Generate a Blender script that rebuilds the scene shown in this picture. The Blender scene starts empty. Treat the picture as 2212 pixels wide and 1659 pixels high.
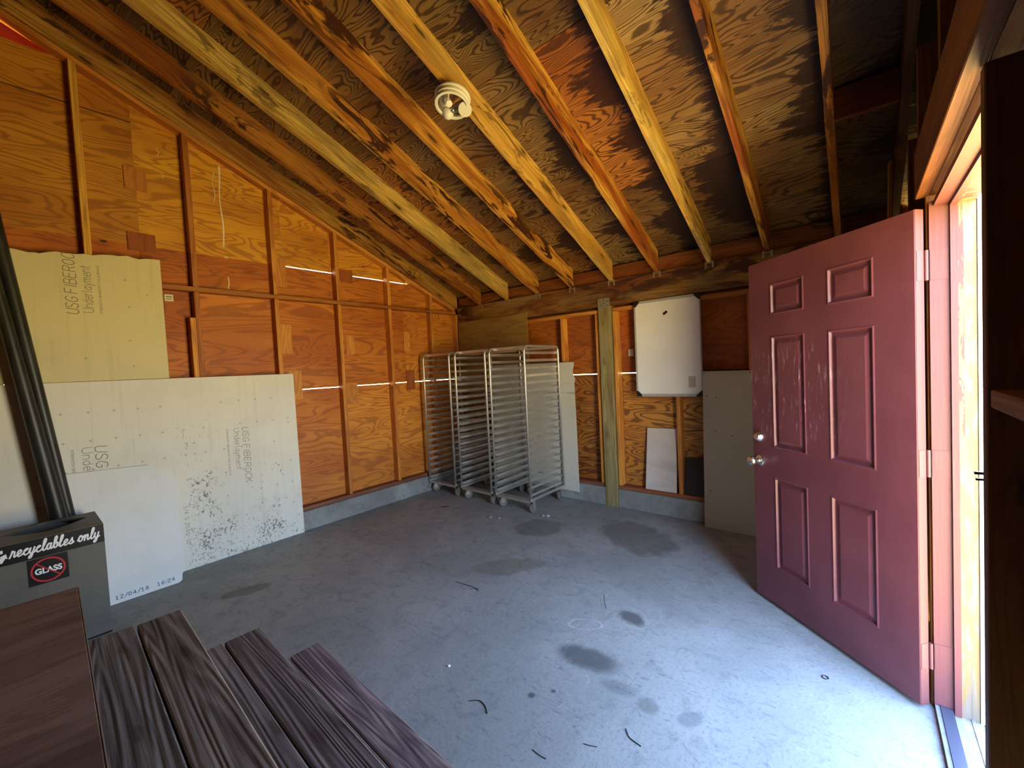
import bpy, bmesh, math, random
from mathutils import Vector, Matrix
random.seed(7)
S = bpy.context.scene
COL = S.collection

# ---------------------------------------------------------------- camera, world, lights, exposure
cd = bpy.data.cameras.new('camera'); cam = bpy.data.objects.new('camera', cd); COL.objects.link(cam)
cd.sensor_width = 36.0; cd.lens = 14.6744; cd.clip_start = 0.02; cd.clip_end = 200
Rv, Uv, Fv = Vector((0.767816, 0.638726, -0.049872)), Vector((0.014098, 0.06098, 0.998039)), Vector((-0.640515, 0.767014, -0.037816))
cam.matrix_world = Matrix(((Rv.x, Uv.x, -Fv.x, 4.3182), (Rv.y, Uv.y, -Fv.y, -4.0703), (Rv.z, Uv.z, -Fv.z, 1.5005), (0, 0, 0, 1)))
S.camera = cam

W = bpy.data.worlds.new('outdoors'); S.world = W; W.use_nodes = True
wn = W.node_tree; wn.nodes.clear()
wo = wn.nodes.new('ShaderNodeOutputWorld'); wb = wn.nodes.new('ShaderNodeBackground')
wt = wn.nodes.new('ShaderNodeTexCoord'); ws = wn.nodes.new('ShaderNodeSeparateXYZ'); wr = wn.nodes.new('ShaderNodeValToRGB')
wm = wn.nodes.new('ShaderNodeMath'); wm.operation = 'MULTIPLY_ADD'; wm.inputs[1].default_value = 0.5; wm.inputs[2].default_value = 0.5
wn.links.new(wt.outputs['Generated'], ws.inputs[0]); wn.links.new(ws.outputs['Z'], wm.inputs[0])
wn.links.new(wm.outputs[0], wr.inputs[0]); wn.links.new(wr.outputs[0], wb.inputs[0]); wn.links.new(wb.outputs[0], wo.inputs[0])
cr = wr.color_ramp
STOPS = [(0.0, (1.0, 0.70, 0.22)), (0.44, (1.05, 0.78, 0.28)), (0.492, (1.0, 0.84, 0.44)), (0.505, (0.88, 0.90, 0.88)),
         (0.545, (0.64, 0.80, 1.0)), (0.70, (0.42, 0.62, 1.0)), (1.0, (0.30, 0.50, 1.0))]
cr.elements[0].position = STOPS[0][0]; cr.elements[0].color = STOPS[0][1] + (1,)
cr.elements[1].position = STOPS[-1][0]; cr.elements[1].color = STOPS[-1][1] + (1,)
for p_, c_ in STOPS[1:-1]:
    e = cr.elements.new(p_); e.color = c_ + (1,)
wb.inputs[1].default_value = 9.0

sd = bpy.data.lights.new('sun', 'SUN'); sun = bpy.data.objects.new('sun', sd); COL.objects.link(sun)
sd.energy = 1.6; sd.angle = 0.009; sd.color = (1.0, 0.93, 0.82)
sun.rotation_euler = Vector((-0.05, 0.62, -0.78)).to_track_quat('-Z', 'Y').to_euler()

pd = bpy.data.lights.new('doorway_portal', 'AREA'); portal = bpy.data.objects.new('doorway_portal', pd); COL.objects.link(portal)
pd.shape = 'RECTANGLE'; pd.size = 0.94; pd.size_y = 2.06; pd.cycles.is_portal = True
portal.matrix_world = Matrix(((0, 0, 1, 4.70), (1, 0, 0, -2.17), (0, 1, 0, 1.03), (0, 0, 0, 1)))   # local -Z looks into the room (-x)

S.view_settings.view_transform = 'Standard'; S.view_settings.look = 'None'
S.view_settings.gamma = 1.0; S.view_settings.use_curve_mapping = False
S.view_settings.exposure = 1.5
S.cycles.use_denoising = True
S.cycles.max_bounces = 12; S.cycles.diffuse_bounces = 8; S.cycles.glossy_bounces = 6
S.cycles.sample_clamp_indirect = 12.0

# ---------------------------------------------------------------- material helpers
class NT:
    def __init__(s, name, rough=0.6, metal=0.0):
        s.m = bpy.data.materials.new(name); s.m.use_nodes = True; s.t = s.m.node_tree
        s.b = s.t.nodes['Principled BSDF']; s.b.inputs['Roughness'].default_value = rough; s.b.inputs['Metallic'].default_value = metal
    def n(s, typ, ins=None, **props):
        x = s.t.nodes.new('ShaderNode' + typ)
        for k, v in props.items(): setattr(x, k, v)
        for k, v in (ins or {}).items(): s.put(x.inputs[k], v)
        return x
    def put(s, sock, v):
        if isinstance(v, bpy.types.NodeSocket): s.t.links.new(v, sock)
        elif isinstance(v, bpy.types.Node): s.t.links.new(v.outputs[0], sock)
        else:
            if isinstance(v, (tuple, list)) and len(v) == 3 and sock.type == 'RGBA': v = tuple(v) + (1,)
            sock.default_value = v
    def math(s, op, a, b=0.0, c=0.0, clamp=False):
        x = s.n('Math', {0: a, 1: b}, operation=op, use_clamp=clamp)
        if op in ('MULTIPLY_ADD', 'SMOOTH_MIN', 'COMPARE'): s.put(x.inputs[2], c)
        return x.outputs[0]
    def vmul(s, v, sc): return s.n('VectorMath', {0: v, 1: sc}, operation='MULTIPLY').outputs[0]
    def vadd(s, v, sc): return s.n('VectorMath', {0: v, 1: sc}, operation='ADD').outputs[0]
    def noise(s, v, scale=1.0, detail=3.0, rough=0.5, dist=0.0):
        return s.n('TexNoise', {'Vector': v, 'Scale': scale, 'Detail': detail, 'Roughness': rough, 'Distortion': dist}).outputs['Fac']
    def step(s, x, lo, hi, a=0.0, b=1.0):
        return s.n('MapRange', {'Value': x, 'From Min': lo, 'From Max': hi, 'To Min': a, 'To Max': b}, interpolation_type='SMOOTHSTEP').outputs[0]
    def mix(s, f, a, b, mode='MIX'):
        x = s.n('Mix', None, data_type='RGBA', blend_type=mode)
        s.put(x.inputs[0], f); s.put(x.inputs[6], a); s.put(x.inputs[7], b); return x.outputs[2]
    def obj(s): return s.n('TexCoord').outputs['Object']
    def info(s): return s.n('ObjectInfo')
    def color(s, c): s.put(s.b.inputs['Base Color'], c)
    def bump(s, h, strength=0.3, dist=0.01):
        x = s.n('Bump', {'Height': h, 'Strength': strength, 'Distance': dist}); s.put(s.b.inputs['Normal'], x)

def flat(name, c, rough=0.6, metal=0.0):
    m = NT(name, rough, metal); m.color(c); return m.m

def lumber(name, light, dark, streak, stain=0.5, knots=1.0, rough=0.62, mould=0.0, worn_edge=None, ringamt=0.42):
    """board: long axis = local X; tint = object colour"""
    m = NT(name, rough); inf = m.info()
    off = m.vmul(m.n('CombineXYZ', {0: inf.outputs['Random'], 1: inf.outputs['Random'], 2: inf.outputs['Random']}), (61.0, 23.0, 41.0))
    P = m.vadd(m.obj(), off)
    big = m.noise(m.vmul(P, (0.75, 7.0, 5.0)), 1.0, 3, 0.55, 0.8)
    col = m.mix(m.step(big, 0.40, 0.60), light, dark)
    fine = m.noise(m.vmul(P, (2.2, 95, 95)), 1.0, 4, 0.6, 0.4)
    col = m.mix(m.step(fine, 0.42, 0.70, 0.0, 0.55), col, streak)
    g = m.noise(m.vmul(P, (0.55, 9.0, 9.0)), 1.0, 1.5, 0.4, 0.3)
    rings = m.math('SINE', m.math('MULTIPLY', g, 95.0))
    col = m.mix(m.step(rings, 0.25, 1.0, 0.0, ringamt), col, streak)
    # knots: elongated dark spots with a halo
    v = m.n('TexVoronoi', {'Vector': m.vmul(P, (2.6, 9.0, 9.0)), 'Scale': 1.0, 'Randomness': 1.0})
    d = m.math('ADD', v.outputs['Distance'], m.math('MULTIPLY', m.noise(m.vmul(P, (30, 60, 60)), 1.0, 2), 0.10))
    kn = m.step(d, 0.13, 0.20, 1.0, 0.0); halo = m.step(d, 0.16, 0.42, 0.45, 0.0)
    col = m.mix(m.math('MULTIPLY', halo, knots), col, streak)
    col = m.mix(m.math('MULTIPLY', kn, 0.85 * knots), col, (0.035, 0.012, 0.004))
    # resin / water stains
    st = m.noise(m.vmul(P, (1.9, 10.0, 8.0)), 1.0, 6, 0.62, 1.6)
    sm = m.step(st, 0.60 - 0.07 * stain, 0.66 - 0.07 * stain)
    big2 = m.noise(m.vmul(P, (0.8, 1.5, 1.5)), 1.0, 1)
    sm = m.math('MULTIPLY', sm, m.step(big2, 0.42, 0.56))
    col = m.mix(m.math('MULTIPLY', sm, min(1.0, 0.9 * stain)), col, (0.050, 0.012, 0.003))
    if mould:
        mo = m.noise(m.vmul(P, (1.4, 5, 5)), 1.0, 5, 0.6, 0.6)
        col = m.mix(m.step(mo, 0.50, 0.62, 0.0, mould), col, (0.30, 0.23, 0.105))
    if worn_edge:       # splintered pale arris along the front of a tread
        ey = m.n('SeparateXYZ', {0: m.obj()}).outputs[1]
        ew = m.math('ADD', ey, m.math('MULTIPLY_ADD', m.noise(m.vmul(P, (9, 2, 2)), 1.0, 4, 0.7), 0.012, -0.006))
        col = m.mix(m.step(ew, worn_edge - 0.0035, worn_edge - 0.001, 0.0, 0.85), col, (0.40, 0.34, 0.27))
    col = m.mix(1.0, col, inf.outputs['Color'], 'MULTIPLY')
    m.color(col); m.bump(m.math('ADD', fine, m.math('MULTIPLY', rings, 0.5 if worn_edge else 0.15)), 0.8 if worn_edge else 0.35, 0.004)
    return m.m

def plywood(name, base, line, dark, axis='Y', freq=34.0, contrast=0.6, knots=0.8, stain=0.0, rough=0.6, knotcol=(0.035, 0.010, 0.004), rafterstain=0.0):
    """rotary cut veneer; axis = grain direction in object space"""
    m = NT(name, rough); inf = m.info()
    off = m.vmul(m.n('CombineXYZ', {0: inf.outputs['Random'], 1: inf.outputs['Random'], 2: inf.outputs['Random']}), (47.0, 31.0, 19.0))
    O = m.obj(); P = m.vadd(O, off)
    def st(a, b): return {'X': (a, b, b), 'Y': (b, a, b), 'Z': (b, b, a)}[axis]
    warp = m.noise(m.vmul(P, st(2.5, 6)), 1.0, 3, 0.5)
    q = m.noise(m.vmul(P, st(0.75, 4.2)), 1.0, 2.0, 0.45, 0.9)
    q = m.math('ADD', q, m.math('MULTIPLY', warp, 0.13))
    rings = m.math('SINE', m.math('MULTIPLY', q, freq * 3.1416))
    lines = m.step(rings, 0.05, 0.95)
    fib = m.noise(m.vmul(P, st(5, 130)), 1.0, 4, 0.65)
    tone = m.noise(m.vmul(P, st(0.7, 2.0)), 1.0, 3, 0.5, 0.5)
    col = m.mix(m.step(tone, 0.36, 0.64), base, dark)
    col = m.mix(m.math('MULTIPLY', lines, contrast), col, line)
    col = m.mix(m.step(fib, 0.45, 0.75, 0.0, 0.35), col, line)
    v = m.n('TexVoronoi', {'Vector': m.vmul(P, st(3.0, 4.6)), 'Scale': 1.0, 'Randomness': 1.0})
    rr = m.n('SeparateColor', {0: v.outputs['Color']}).outputs[0]
    d = m.math('ADD', v.outputs['Distance'], m.math('MULTIPLY', rr, 0.22))
    kn = m.step(d, 0.085, 0.115, 1.0, 0.0); halo = m.step(d, 0.09, 0.35, 0.35, 0.0)
    col = m.mix(m.math('MULTIPLY', halo, knots), col, line)
    col = m.mix(m.math('MULTIPLY', kn, knots), col, knotcol)
    if stain:
        sn = m.noise(m.vmul(P, st(2.2, 11)), 1.0, 6, 0.65, 1.2)
        sm = m.math('MULTIPLY', m.step(sn, 0.52, 0.56), m.step(m.noise(m.vmul(P, st(0.9, 1.4)), 1.0, 1), 0.47, 0.58))
        col = m.mix(m.math('MULTIPLY', sm, stain), col, (0.035, 0.008, 0.003))
    if rafterstain:   # damp marks with ragged grain-wise edges on the side of each rafter
        sep = m.n('SeparateXYZ', {0: O})
        fr = m.math('FRACT', m.math('DIVIDE', m.math('ADD', sep.outputs[0], -0.0639 + 4.615), 0.4615))
        jag = m.noise(m.vmul(P, (3.2, 26, 26)), 1.0, 6, 0.7, 0.9)
        slow = m.noise(m.vmul(P, (0.9, 2.6, 2.6)), 1.0, 2)
        val = m.math('ADD', fr, m.math('MULTIPLY_ADD', jag, 1.5, -0.75))
        val = m.math('ADD', val, m.math('MULTIPLY_ADD', slow, 2.3, -1.05))
        col = m.mix(m.step(val, 0.68, 0.75, 0.0, rafterstain), col, (0.026, 0.007, 0.003))
    col = m.mix(1.0, col, inf.outputs['Color'], 'MULTIPLY')
    m.color(col); m.bump(m.math('ADD', m.math('MULTIPLY', fib, 0.7), m.math('MULTIPLY', lines, 0.4)), 0.3, 0.003)
    return m.m

M_RAFT = lumber('rafter_pine', (0.80, 0.47, 0.090), (0.48, 0.185, 0.022), (0.16, 0.045, 0.006), stain=1.2, knots=1.0)
M_RAFT_RED = lumber('rafter_heartwood', (0.74, 0.42, 0.075), (0.36, 0.095, 0.010), (0.12, 0.022, 0.004), stain=1.2)
M_RAFT_PALE = lumber('rafter_sapwood', (0.86, 0.60, 0.19), (0.60, 0.34, 0.075), (0.20, 0.095, 0.018), stain=0.75, mould=0.45)
M_STUD = lumber('stud_fir', (0.68, 0.31, 0.050), (0.50, 0.18, 0.024), (0.24, 0.065, 0.009), stain=0.0, knots=0.7)
M_BEAM = lumber('weathered_beam', (0.30, 0.150, 0.030), (0.16, 0.048, 0.009), (0.05, 0.014, 0.004), stain=1.9, knots=0.5, mould=0.30)
M_LEDGER = lumber('ledger_wood', (0.30, 0.095, 0.016), (0.20, 0.050, 0.008), (0.09, 0.02, 0.004), stain=1.0, knots=0.4)
M_POST = lumber('treated_post', (0.34, 0.28, 0.12), (0.21, 0.155, 0.055), (0.09, 0.06, 0.02), stain=0.4, knots=0.5, mould=0.6)
M_SILL = lumber('sill_wood', (0.33, 0.12, 0.045), (0.20, 0.060, 0.025), (0.09, 0.025, 0.012), stain=0.3, knots=0.4)
M_STEP = lumber('weathered_step', (0.28, 0.235, 0.205), (0.15, 0.122, 0.112), (0.025, 0.018, 0.021), stain=0.35, knots=0.6, rough=0.75, worn_edge=0.134, ringamt=0.26)
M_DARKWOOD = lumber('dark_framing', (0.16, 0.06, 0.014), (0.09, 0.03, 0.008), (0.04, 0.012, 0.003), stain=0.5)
M_RAW = lumber('raw_framing', (0.58, 0.26, 0.06), (0.42, 0.17, 0.04), (0.2, 0.07, 0.02), stain=0.3)

M_PLY_L = plywood('plywood_left', (0.66, 0.245, 0.024), (0.27, 0.065, 0.007), (0.47, 0.135, 0.012), 'Y', 30, 0.60, 1.0)
M_PLY_B = plywood('plywood_back', (0.56, 0.255, 0.045), (0.13, 0.040, 0.010), (0.42, 0.150, 0.022), 'X', 40, 0.85, 0.3, stain=0.35)
M_PLY_RED = plywood('plywood_red', (0.36, 0.085, 0.010), (0.16, 0.030, 0.005), (0.24, 0.050, 0.007), 'X', 34, 0.6, 0.3, stain=0.5)
M_PLY_ROOF = plywood('plywood_roof', (0.30, 0.190, 0.070), (0.040, 0.013, 0.004), (0.20, 0.095, 0.026), 'X', 60, 0.85, 0.45, stain=0.0, rafterstain=0.96)
M_PLY_PALE = plywood('plywood_pale', (0.33, 0.205, 0.060), (0.17, 0.085, 0.022), (0.27, 0.16, 0.045), 'X', 14, 0.45, 0.1)
M_PLY_PATCH = plywood('plywood_offcut', (0.60, 0.26, 0.042), (0.32, 0.10, 0.014), (0.50, 0.185, 0.026), 'Z', 22, 0.5, 0.5)
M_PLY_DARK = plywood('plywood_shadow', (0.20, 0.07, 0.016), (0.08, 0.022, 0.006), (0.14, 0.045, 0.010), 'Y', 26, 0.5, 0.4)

def m_concrete(name, base, dark, floor=False):
    m = NT(name, 0.72); P = m.obj()
    a = m.noise(P, 1.3, 5, 0.6, 0.4); b = m.noise(P, 9.0, 6, 0.65, 0.6); c = m.noise(P, 60.0, 4, 0.7); d = m.noise(P, 230.0, 2, 0.6)
    col = m.mix(m.step(a, 0.36, 0.66), base, dark)
    col = m.mix(m.step(b, 0.50, 0.68, 0.0, 0.40), col, tuple(x * 0.62 for x in dark))
    col = m.mix(m.step(c, 0.50, 0.70, 0.0, 0.48), col, tuple(x * 0.5 for x in dark))
    col = m.mix(m.step(d, 0.62, 0.75, 0.0, 0.25), col, (0.5, 0.5, 0.48))
    if floor:
        sep = m.n('SeparateXYZ', {0: P}); X, Y = sep.outputs[0], sep.outputs[1]
        wob = m.math('MULTIPLY_ADD', m.noise(P, 5.0, 4, 0.6), 0.9, -0.45)
        brk = m.step(m.noise(m.vadd(P, (3.1, 7.7, 0.0)), 4.5, 4, 0.7), 0.46, 0.60)
        def blob(cx, cy, rx, ry, ang, ccol, amt, soft=0.25, ring=None, w=1.0):
            nonlocal col
            ca, sa = math.cos(ang), math.sin(ang)
            dx = m.math('ADD', X, -cx); dy = m.math('ADD', Y, -cy)
            u = m.math('DIVIDE', m.math('ADD', m.math('MULTIPLY', dx, ca), m.math('MULTIPLY', dy, sa)), rx)
            v = m.math('DIVIDE', m.math('ADD', m.math('MULTIPLY', dx, -sa), m.math('MULTIPLY', dy, ca)), ry)
            r = m.math('SQRT', m.math('ADD', m.math('MULTIPLY', u, u), m.math('MULTIPLY', v, v)))
            r = m.math('ADD', r, m.math('MULTIPLY', wob, w))
            if ring: f = m.math('MULTIPLY', m.step(m.math('ABSOLUTE', m.math('ADD', r, -1.0)), 0.0, ring, amt, 0.0), brk)
            else: f = m.step(r, 1.0 - soft, 1.0 + soft * 0.3, amt, 0.0)
            col = m.mix(f, col, ccol)
        dk = (0.095, 0.095, 0.080)
        blob(2.82, -0.72, 0.42, 0.27, -0.6, dk, 0.60, 0.2)
        blob(1.99, -1.00, 0.22, 0.22, 0.0, dk, 0.50, 0.2)
        blob(3.215, -2.27, 0.20, 0.085, 0.1, (0.060, 0.062, 0.065), 0.75, 0.45)
        blob(3.44, -2.36, 0.10, 0.05, 0.1, (0.08, 0.085, 0.09), 0.4, 0.5)
        blob(3.585, -2.38, 0.055, 0.05, 0.0, dk, 0.45, 0.4)
        blob(0.91, -3.09, 0.19, 0.07, 1.2, (0.07, 0.06, 0.055), 0.55, 0.3)
        blob(2.24, -1.74, 0.30, 0.13, 0.75, (0.16, 0.15, 0.11), 0.55, 0.25)
        blob(2.30, -1.62, 0.30, 0.11, 0.75, (0.42, 0.42, 0.38), 0.40, 0.2, ring=0.10)
        blob(1.95, -1.75, 0.42, 0.30, 0.5, (0.13, 0.10, 0.08), 0.35, 0.2, ring=0.07)
        blob(3.27, -1.82, 0.10, 0.055, -0.35, (0.05, 0.05, 0.045), 0.75, 0.45)
        blob(3.25, -1.81, 0.12, 0.075, -0.35, (0.42, 0.43, 0.40), 0.55, 0.2, ring=0.12)
        blob(3.08, -2.03, 0.09, 0.045, 0.5, (0.55, 0.57, 0.56), 0.60, 0.2, ring=0.16)
        blob(3.141, -2.633, 0.020, 0.020, 0.0, (0.05, 0.05, 0.05), 0.8, 0.6, w=0.3)
        blob(3.208, -2.554, 0.014, 0.014, 0.0, (0.05, 0.05, 0.05), 0.8, 0.6, w=0.3)
        blob(2.85, -2.00, 0.30, 0.30, 0.0, (0.10, 0.10, 0.10), 0.20, 0.2, ring=0.05, w=0.25)
        blob(2.85, -2.00, 0.22, 0.22, 0.0, (0.10, 0.10, 0.10), 0.20, 0.2, ring=0.06, w=0.25)
        blob(2.98, -2.80, 0.10, 0.06, 0.9, (0.10, 0.12, 0.13), 0.28, 0.3, ring=0.35, w=1.6)
        blob(3.75, -2.35, 0.06, 0.04, 0.9, (0.08, 0.09, 0.12), 0.4, 0.4)
        blob(0.75, -1.07, 0.055, 0.03, 0.8, (0.03, 0.022, 0.018), 0.85, 0.4)
        # gritty dark specks and trampled dirt
        sp = m.n('TexVoronoi', {'Vector': m.vmul(P, (1, 1, 1)), 'Scale': 9.0}); 
        rr = m.n('SeparateColor', {0: sp.outputs['Color']}).outputs[0]
        dd = m.math('ADD', sp.outputs['Distance'], m.math('MULTIPLY', rr, 0.25))
        col = m.mix(m.step(dd, 0.05, 0.075, 0.8, 0.0), col, (0.03, 0.03, 0.03))
        sc = m.noise(m.vmul(P, (6, 22, 1)), 1.0, 5, 0.7, 2.0)
        col = m.mix(m.step(sc, 0.57, 0.68, 0.0, 0.42), col, (0.08, 0.08, 0.08))
        lt = m.noise(m.vmul(P, (14, 9, 1)), 1.0, 6, 0.75, 1.0)
        col = m.mix(m.step(lt, 0.60, 0.70, 0.0, 0.28), col, (0.50, 0.52, 0.50))
    m.color(col); m.bump(m.math('ADD', m.math('MULTIPLY', c, 0.7), b), 0.30 if floor else 0.9, 0.006)
    m.put(m.b.inputs['Roughness'], m.step(b, 0.3, 0.7, 0.52, 0.78))
    return m.m
M_FLOOR = m_concrete('floor_concrete', (0.345, 0.35, 0.325), (0.27, 0.277, 0.26), True)
M_CURB = m_concrete('curb_concrete', (0.34, 0.34, 0.31), (0.20, 0.20, 0.18))

def m_board(name, base, spots=0.0, smear=0.2, spot_from=None):
    m = NT(name, 0.8); P = m.obj(); inf = m.info()
    a = m.noise(P, 2.2, 5, 0.6, 0.3); c = m.noise(m.vmul(P, (1, 26, 1.6)), 1.0, 4, 0.6)
    col = m.mix(m.step(a, 0.4, 0.65, 0.0, 0.35), base, tuple(x * 0.80 for x in base))
    col = m.mix(m.step(c, 0.52, 0.72, 0.0, smear), col, tuple(x * 0.62 for x in base))
    if spots:
        f = m.noise(m.vmul(P, (1, 55, 34)), 1.0, 5, 0.75, 0.6)
        g = m.noise(P, 3.0, 3, 0.6)
        sep = m.n('SeparateXYZ', {0: P})
        side = m.step(sep.outputs[1], spot_from, spot_from + 0.15)
        low = m.step(sep.outputs[2], 0.1, 1.0, 0.14, 0.0)
        thr = m.math('ADD', m.math('ADD', f, low), m.math('MULTIPLY_ADD', g, 0.55, -0.31))
        k = m.math('MULTIPLY', m.math('MULTIPLY', m.step(thr, 0.64, 0.70), spots), side)
        col = m.mix(k, col, (0.085, 0.070, 0.045))
    col = m.mix(1.0, col, inf.outputs['Color'], 'MULTIPLY')
    m.color(col); m.bump(c, 0.08, 0.002); return m.m
M_FIB_TOP = m_board('fibreboard_upper', (0.70, 0.63, 0.36), smear=0.22)
M_FIB = m_board('fibreboard_lower', (0.78, 0.76, 0.66), spots=0.8, smear=0.22, spot_from=-3.30)
M_FIB_FRONT = m_board('fibreboard_front', (0.80, 0.80, 0.75), smear=0.12)
M_BACKSHEET = m_board('backsheet', (0.56, 0.54, 0.44), spots=0.5, smear=0.4, spot_from=-9.0)
M_TAN = m_board('tan_board', (0.50, 0.45, 0.33), smear=0.12)
M_LIGHTWOOD = m_board('pale_board', (0.60, 0.53, 0.46), smear=0.7)
M_WHITEBOARD = m_board('whiteboard_face', (0.78, 0.78, 0.76), smear=0.10)
M_GREY = m_board('grey_board', (0.40, 0.33, 0.26), smear=0.5)
M_INK = flat('faded_ink', (0.23, 0.22, 0.15), 0.8)
M_INKBLUE = flat('blue_ink', (0.16, 0.19, 0.30), 0.8)
M_WHITE = flat('white_vinyl', (0.88, 0.88, 0.88), 0.5)
M_REDV = flat('red_vinyl', (0.55, 0.02, 0.03), 0.5)
M_BLACKV = flat('black_vinyl', (0.006, 0.006, 0.007), 0.35)
M_BIN = NT('bin_board', 0.55)
_b = M_BIN.noise(M_BIN.obj(), 6, 5, 0.6); M_BIN.color(M_BIN.mix(M_BIN.step(_b, 0.4, 0.7), (0.125, 0.115, 0.095), (0.095, 0.088, 0.074))); M_BIN = M_BIN.m
M_BAG = flat('bin_liner', (0.012, 0.012, 0.035), 0.25)
M_PIPE = NT('black_plastic_pipe', 0.42)
_b = M_PIPE.noise(M_PIPE.vmul(M_PIPE.obj(), (20, 20, 3)), 1, 5, 0.6)
M_PIPE.color(M_PIPE.mix(M_PIPE.step(_b, 0.4, 0.75), (0.012, 0.013, 0.012), (0.035, 0.036, 0.030))); M_PIPE = M_PIPE.m
M_ALU = NT('rack_aluminium', 0.36, 0.85)
_b = M_ALU.noise(M_ALU.obj(), 8, 4, 0.6); M_ALU.color(M_ALU.mix(_b, (0.80, 0.78, 0.72), (0.52, 0.505, 0.47)))
M_ALU.put(M_ALU.b.inputs['Roughness'], M_ALU.step(_b, 0.3, 0.7, 0.30, 0.5)); M_ALU = M_ALU.m
M_STEEL = flat('galvanised_steel', (0.36, 0.34, 0.27), 0.5, 0.6)
M_CHROME = flat('satin_nickel', (0.80, 0.78, 0.74), 0.22, 1.0)
M_WHEEL = flat('caster_rubber', (0.16, 0.14, 0.12), 0.7)
M_FRAME = flat('whiteboard_frame', (0.50, 0.50, 0.48), 0.4, 0.3)
M_BLACKP = flat('black_plastic', (0.012, 0.011, 0.010), 0.4)
M_LAMPW = flat('lamp_white', (0.82, 0.80, 0.70), 0.4)
M_BULB = flat('frosted_bulb', (0.78, 0.78, 0.72), 0.25)
M_REFL = flat('lamp_reflector', (0.55, 0.52, 0.48), 0.22, 0.9)
M_PAPER = flat('label_paper', (0.75, 0.70, 0.55), 0.7)
M_DRIP = flat('white_paint', (0.80, 0.72, 0.50), 0.6)
M_TWIG = flat('twig_bark', (0.035, 0.028, 0.025), 0.8)
M_STONE = flat('grey_stone', (0.30, 0.30, 0.29), 0.8)
M_REDSIDING = flat('red_siding', (0.22, 0.012, 0.010), 0.6)
M_ROOFING = flat('roofing_felt', (0.02, 0.018, 0.016), 0.9)
M_DARKPANEL = flat('dark_panel', (0.022, 0.012, 0.009), 0.5)

def m_doorpaint(name, wear=1.0, region=True):
    m = NT(name, 0.42); P = m.obj(); sep = m.n('SeparateXYZ', {0: P})
    a = m.noise(P, 3.0, 4, 0.6)
    col = m.mix(m.step(a, 0.35, 0.7), (0.150, 0.042, 0.056), (0.118, 0.031, 0.042))
    s1 = m.noise(m.vmul(P, (55, 20, 7)), 1.0, 5, 0.75, 0.3)
    if region:      # scuffs around the two middle panels and the latch edge (local x = distance from hinge)
        rz = m.math('MULTIPLY', m.step(sep.outputs[2], 0.95, 1.10), m.step(sep.outputs[2], 1.42, 1.62, 1.0, 0.0))
        rx = m.step(sep.outputs[0], 0.20, 0.60)
        k = m.math('MULTIPLY', rz, rx)
        col = m.mix(m.math('MULTIPLY', m.math('MULTIPLY', m.step(s1, 0.55, 0.68), k), 0.65), col, (0.62, 0.44, 0.46))
    sp = m.noise(P, 38.0, 4, 0.75)
    col = m.mix(m.math('MULTIPLY', m.step(sp, 0.70, 0.75), 0.5 * wear), col, (0.66, 0.50, 0.48))
    m.color(col); m.bump(a, 0.05, 0.01); return m.m
M_DOOR = m_doorpaint('door_paint')
def m_jamb(name, paint, bare, amount, lo, hi):
    m = NT(name, 0.55); P = m.obj()
    g = m.noise(m.vmul(P, (60, 60, 3)), 1.0, 5, 0.65, 0.5)
    rings = m.math('SINE', m.math('MULTIPLY', m.noise(m.vmul(P, (18, 18, 0.9)), 1.0, 2), 70))
    wood = m.mix(m.step(g, 0.4, 0.7), bare, tuple(x * 0.55 for x in bare))
    wood = m.mix(m.step(rings, 0.5, 1.0, 0.0, 0.6), wood, (0.16, 0.12, 0.10))
    k = m.noise(m.vmul(P, (24, 24, 5)), 1.0, 6, 0.7, 0.8)
    col = m.mix(m.math('MULTIPLY', m.step(k, lo, hi), amount), paint, wood)
    m.color(col); m.bump(g, 0.25, 0.004); return m.m
M_JAMB = m_jamb('jamb_paint', (0.125, 0.037, 0.042), (0.42, 0.32, 0.22), 1.0, 0.665, 0.69)
M_EDGE = m_jamb('leaf_edge_paint', (0.095, 0.028, 0.032), (0.30, 0.24, 0.18), 1.0, 0.66, 0.69)
M_WORN = m_jamb('worn_jamb', (0.17, 0.125, 0.055), (0.17, 0.15, 0.13), 0.9, 0.45, 0.60)
M_PEEL = m_jamb('peeling_jamb', (0.13, 0.035, 0.04), (0.20, 0.16, 0.085), 1.0, 0.50, 0.53)
M_CASING = flat('white_casing', (0.80, 0.80, 0.82), 0.5)

# ---------------------------------------------------------------- geometry helpers
def link(name, bm, m, parent=None, loc=None, smooth=False, bevel=0.0):
    if bevel: bmesh.ops.bevel(bm, geom=list(bm.edges), offset=bevel, segments=1, affect='EDGES', clamp_overlap=True)
    bmesh.ops.recalc_face_normals(bm, faces=bm.faces)
    me = bpy.data.meshes.new(name); bm.to_mesh(me); bm.free()
    if smooth:
        for p in me.polygons: p.use_smooth = True
    me.materials.append(m)
    o = bpy.data.objects.new(name, me); COL.objects.link(o)
    if parent: o.parent = parent
    if loc is not None: o.location = loc
    return o
def tag(o, label=None, cat=None, group=None, kind=None):
    if label: o['label'] = label
    if cat: o['category'] = cat
    if group: o['group'] = group
    if kind: o['kind'] = kind
    return o
def empty(name, loc=(0, 0, 0), rotz=0.0):
    o = bpy.data.objects.new(name, None); COL.objects.link(o); o.location = loc; o.rotation_euler = (0, 0, rotz); o.empty_display_size = 0.1
    return o
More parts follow.
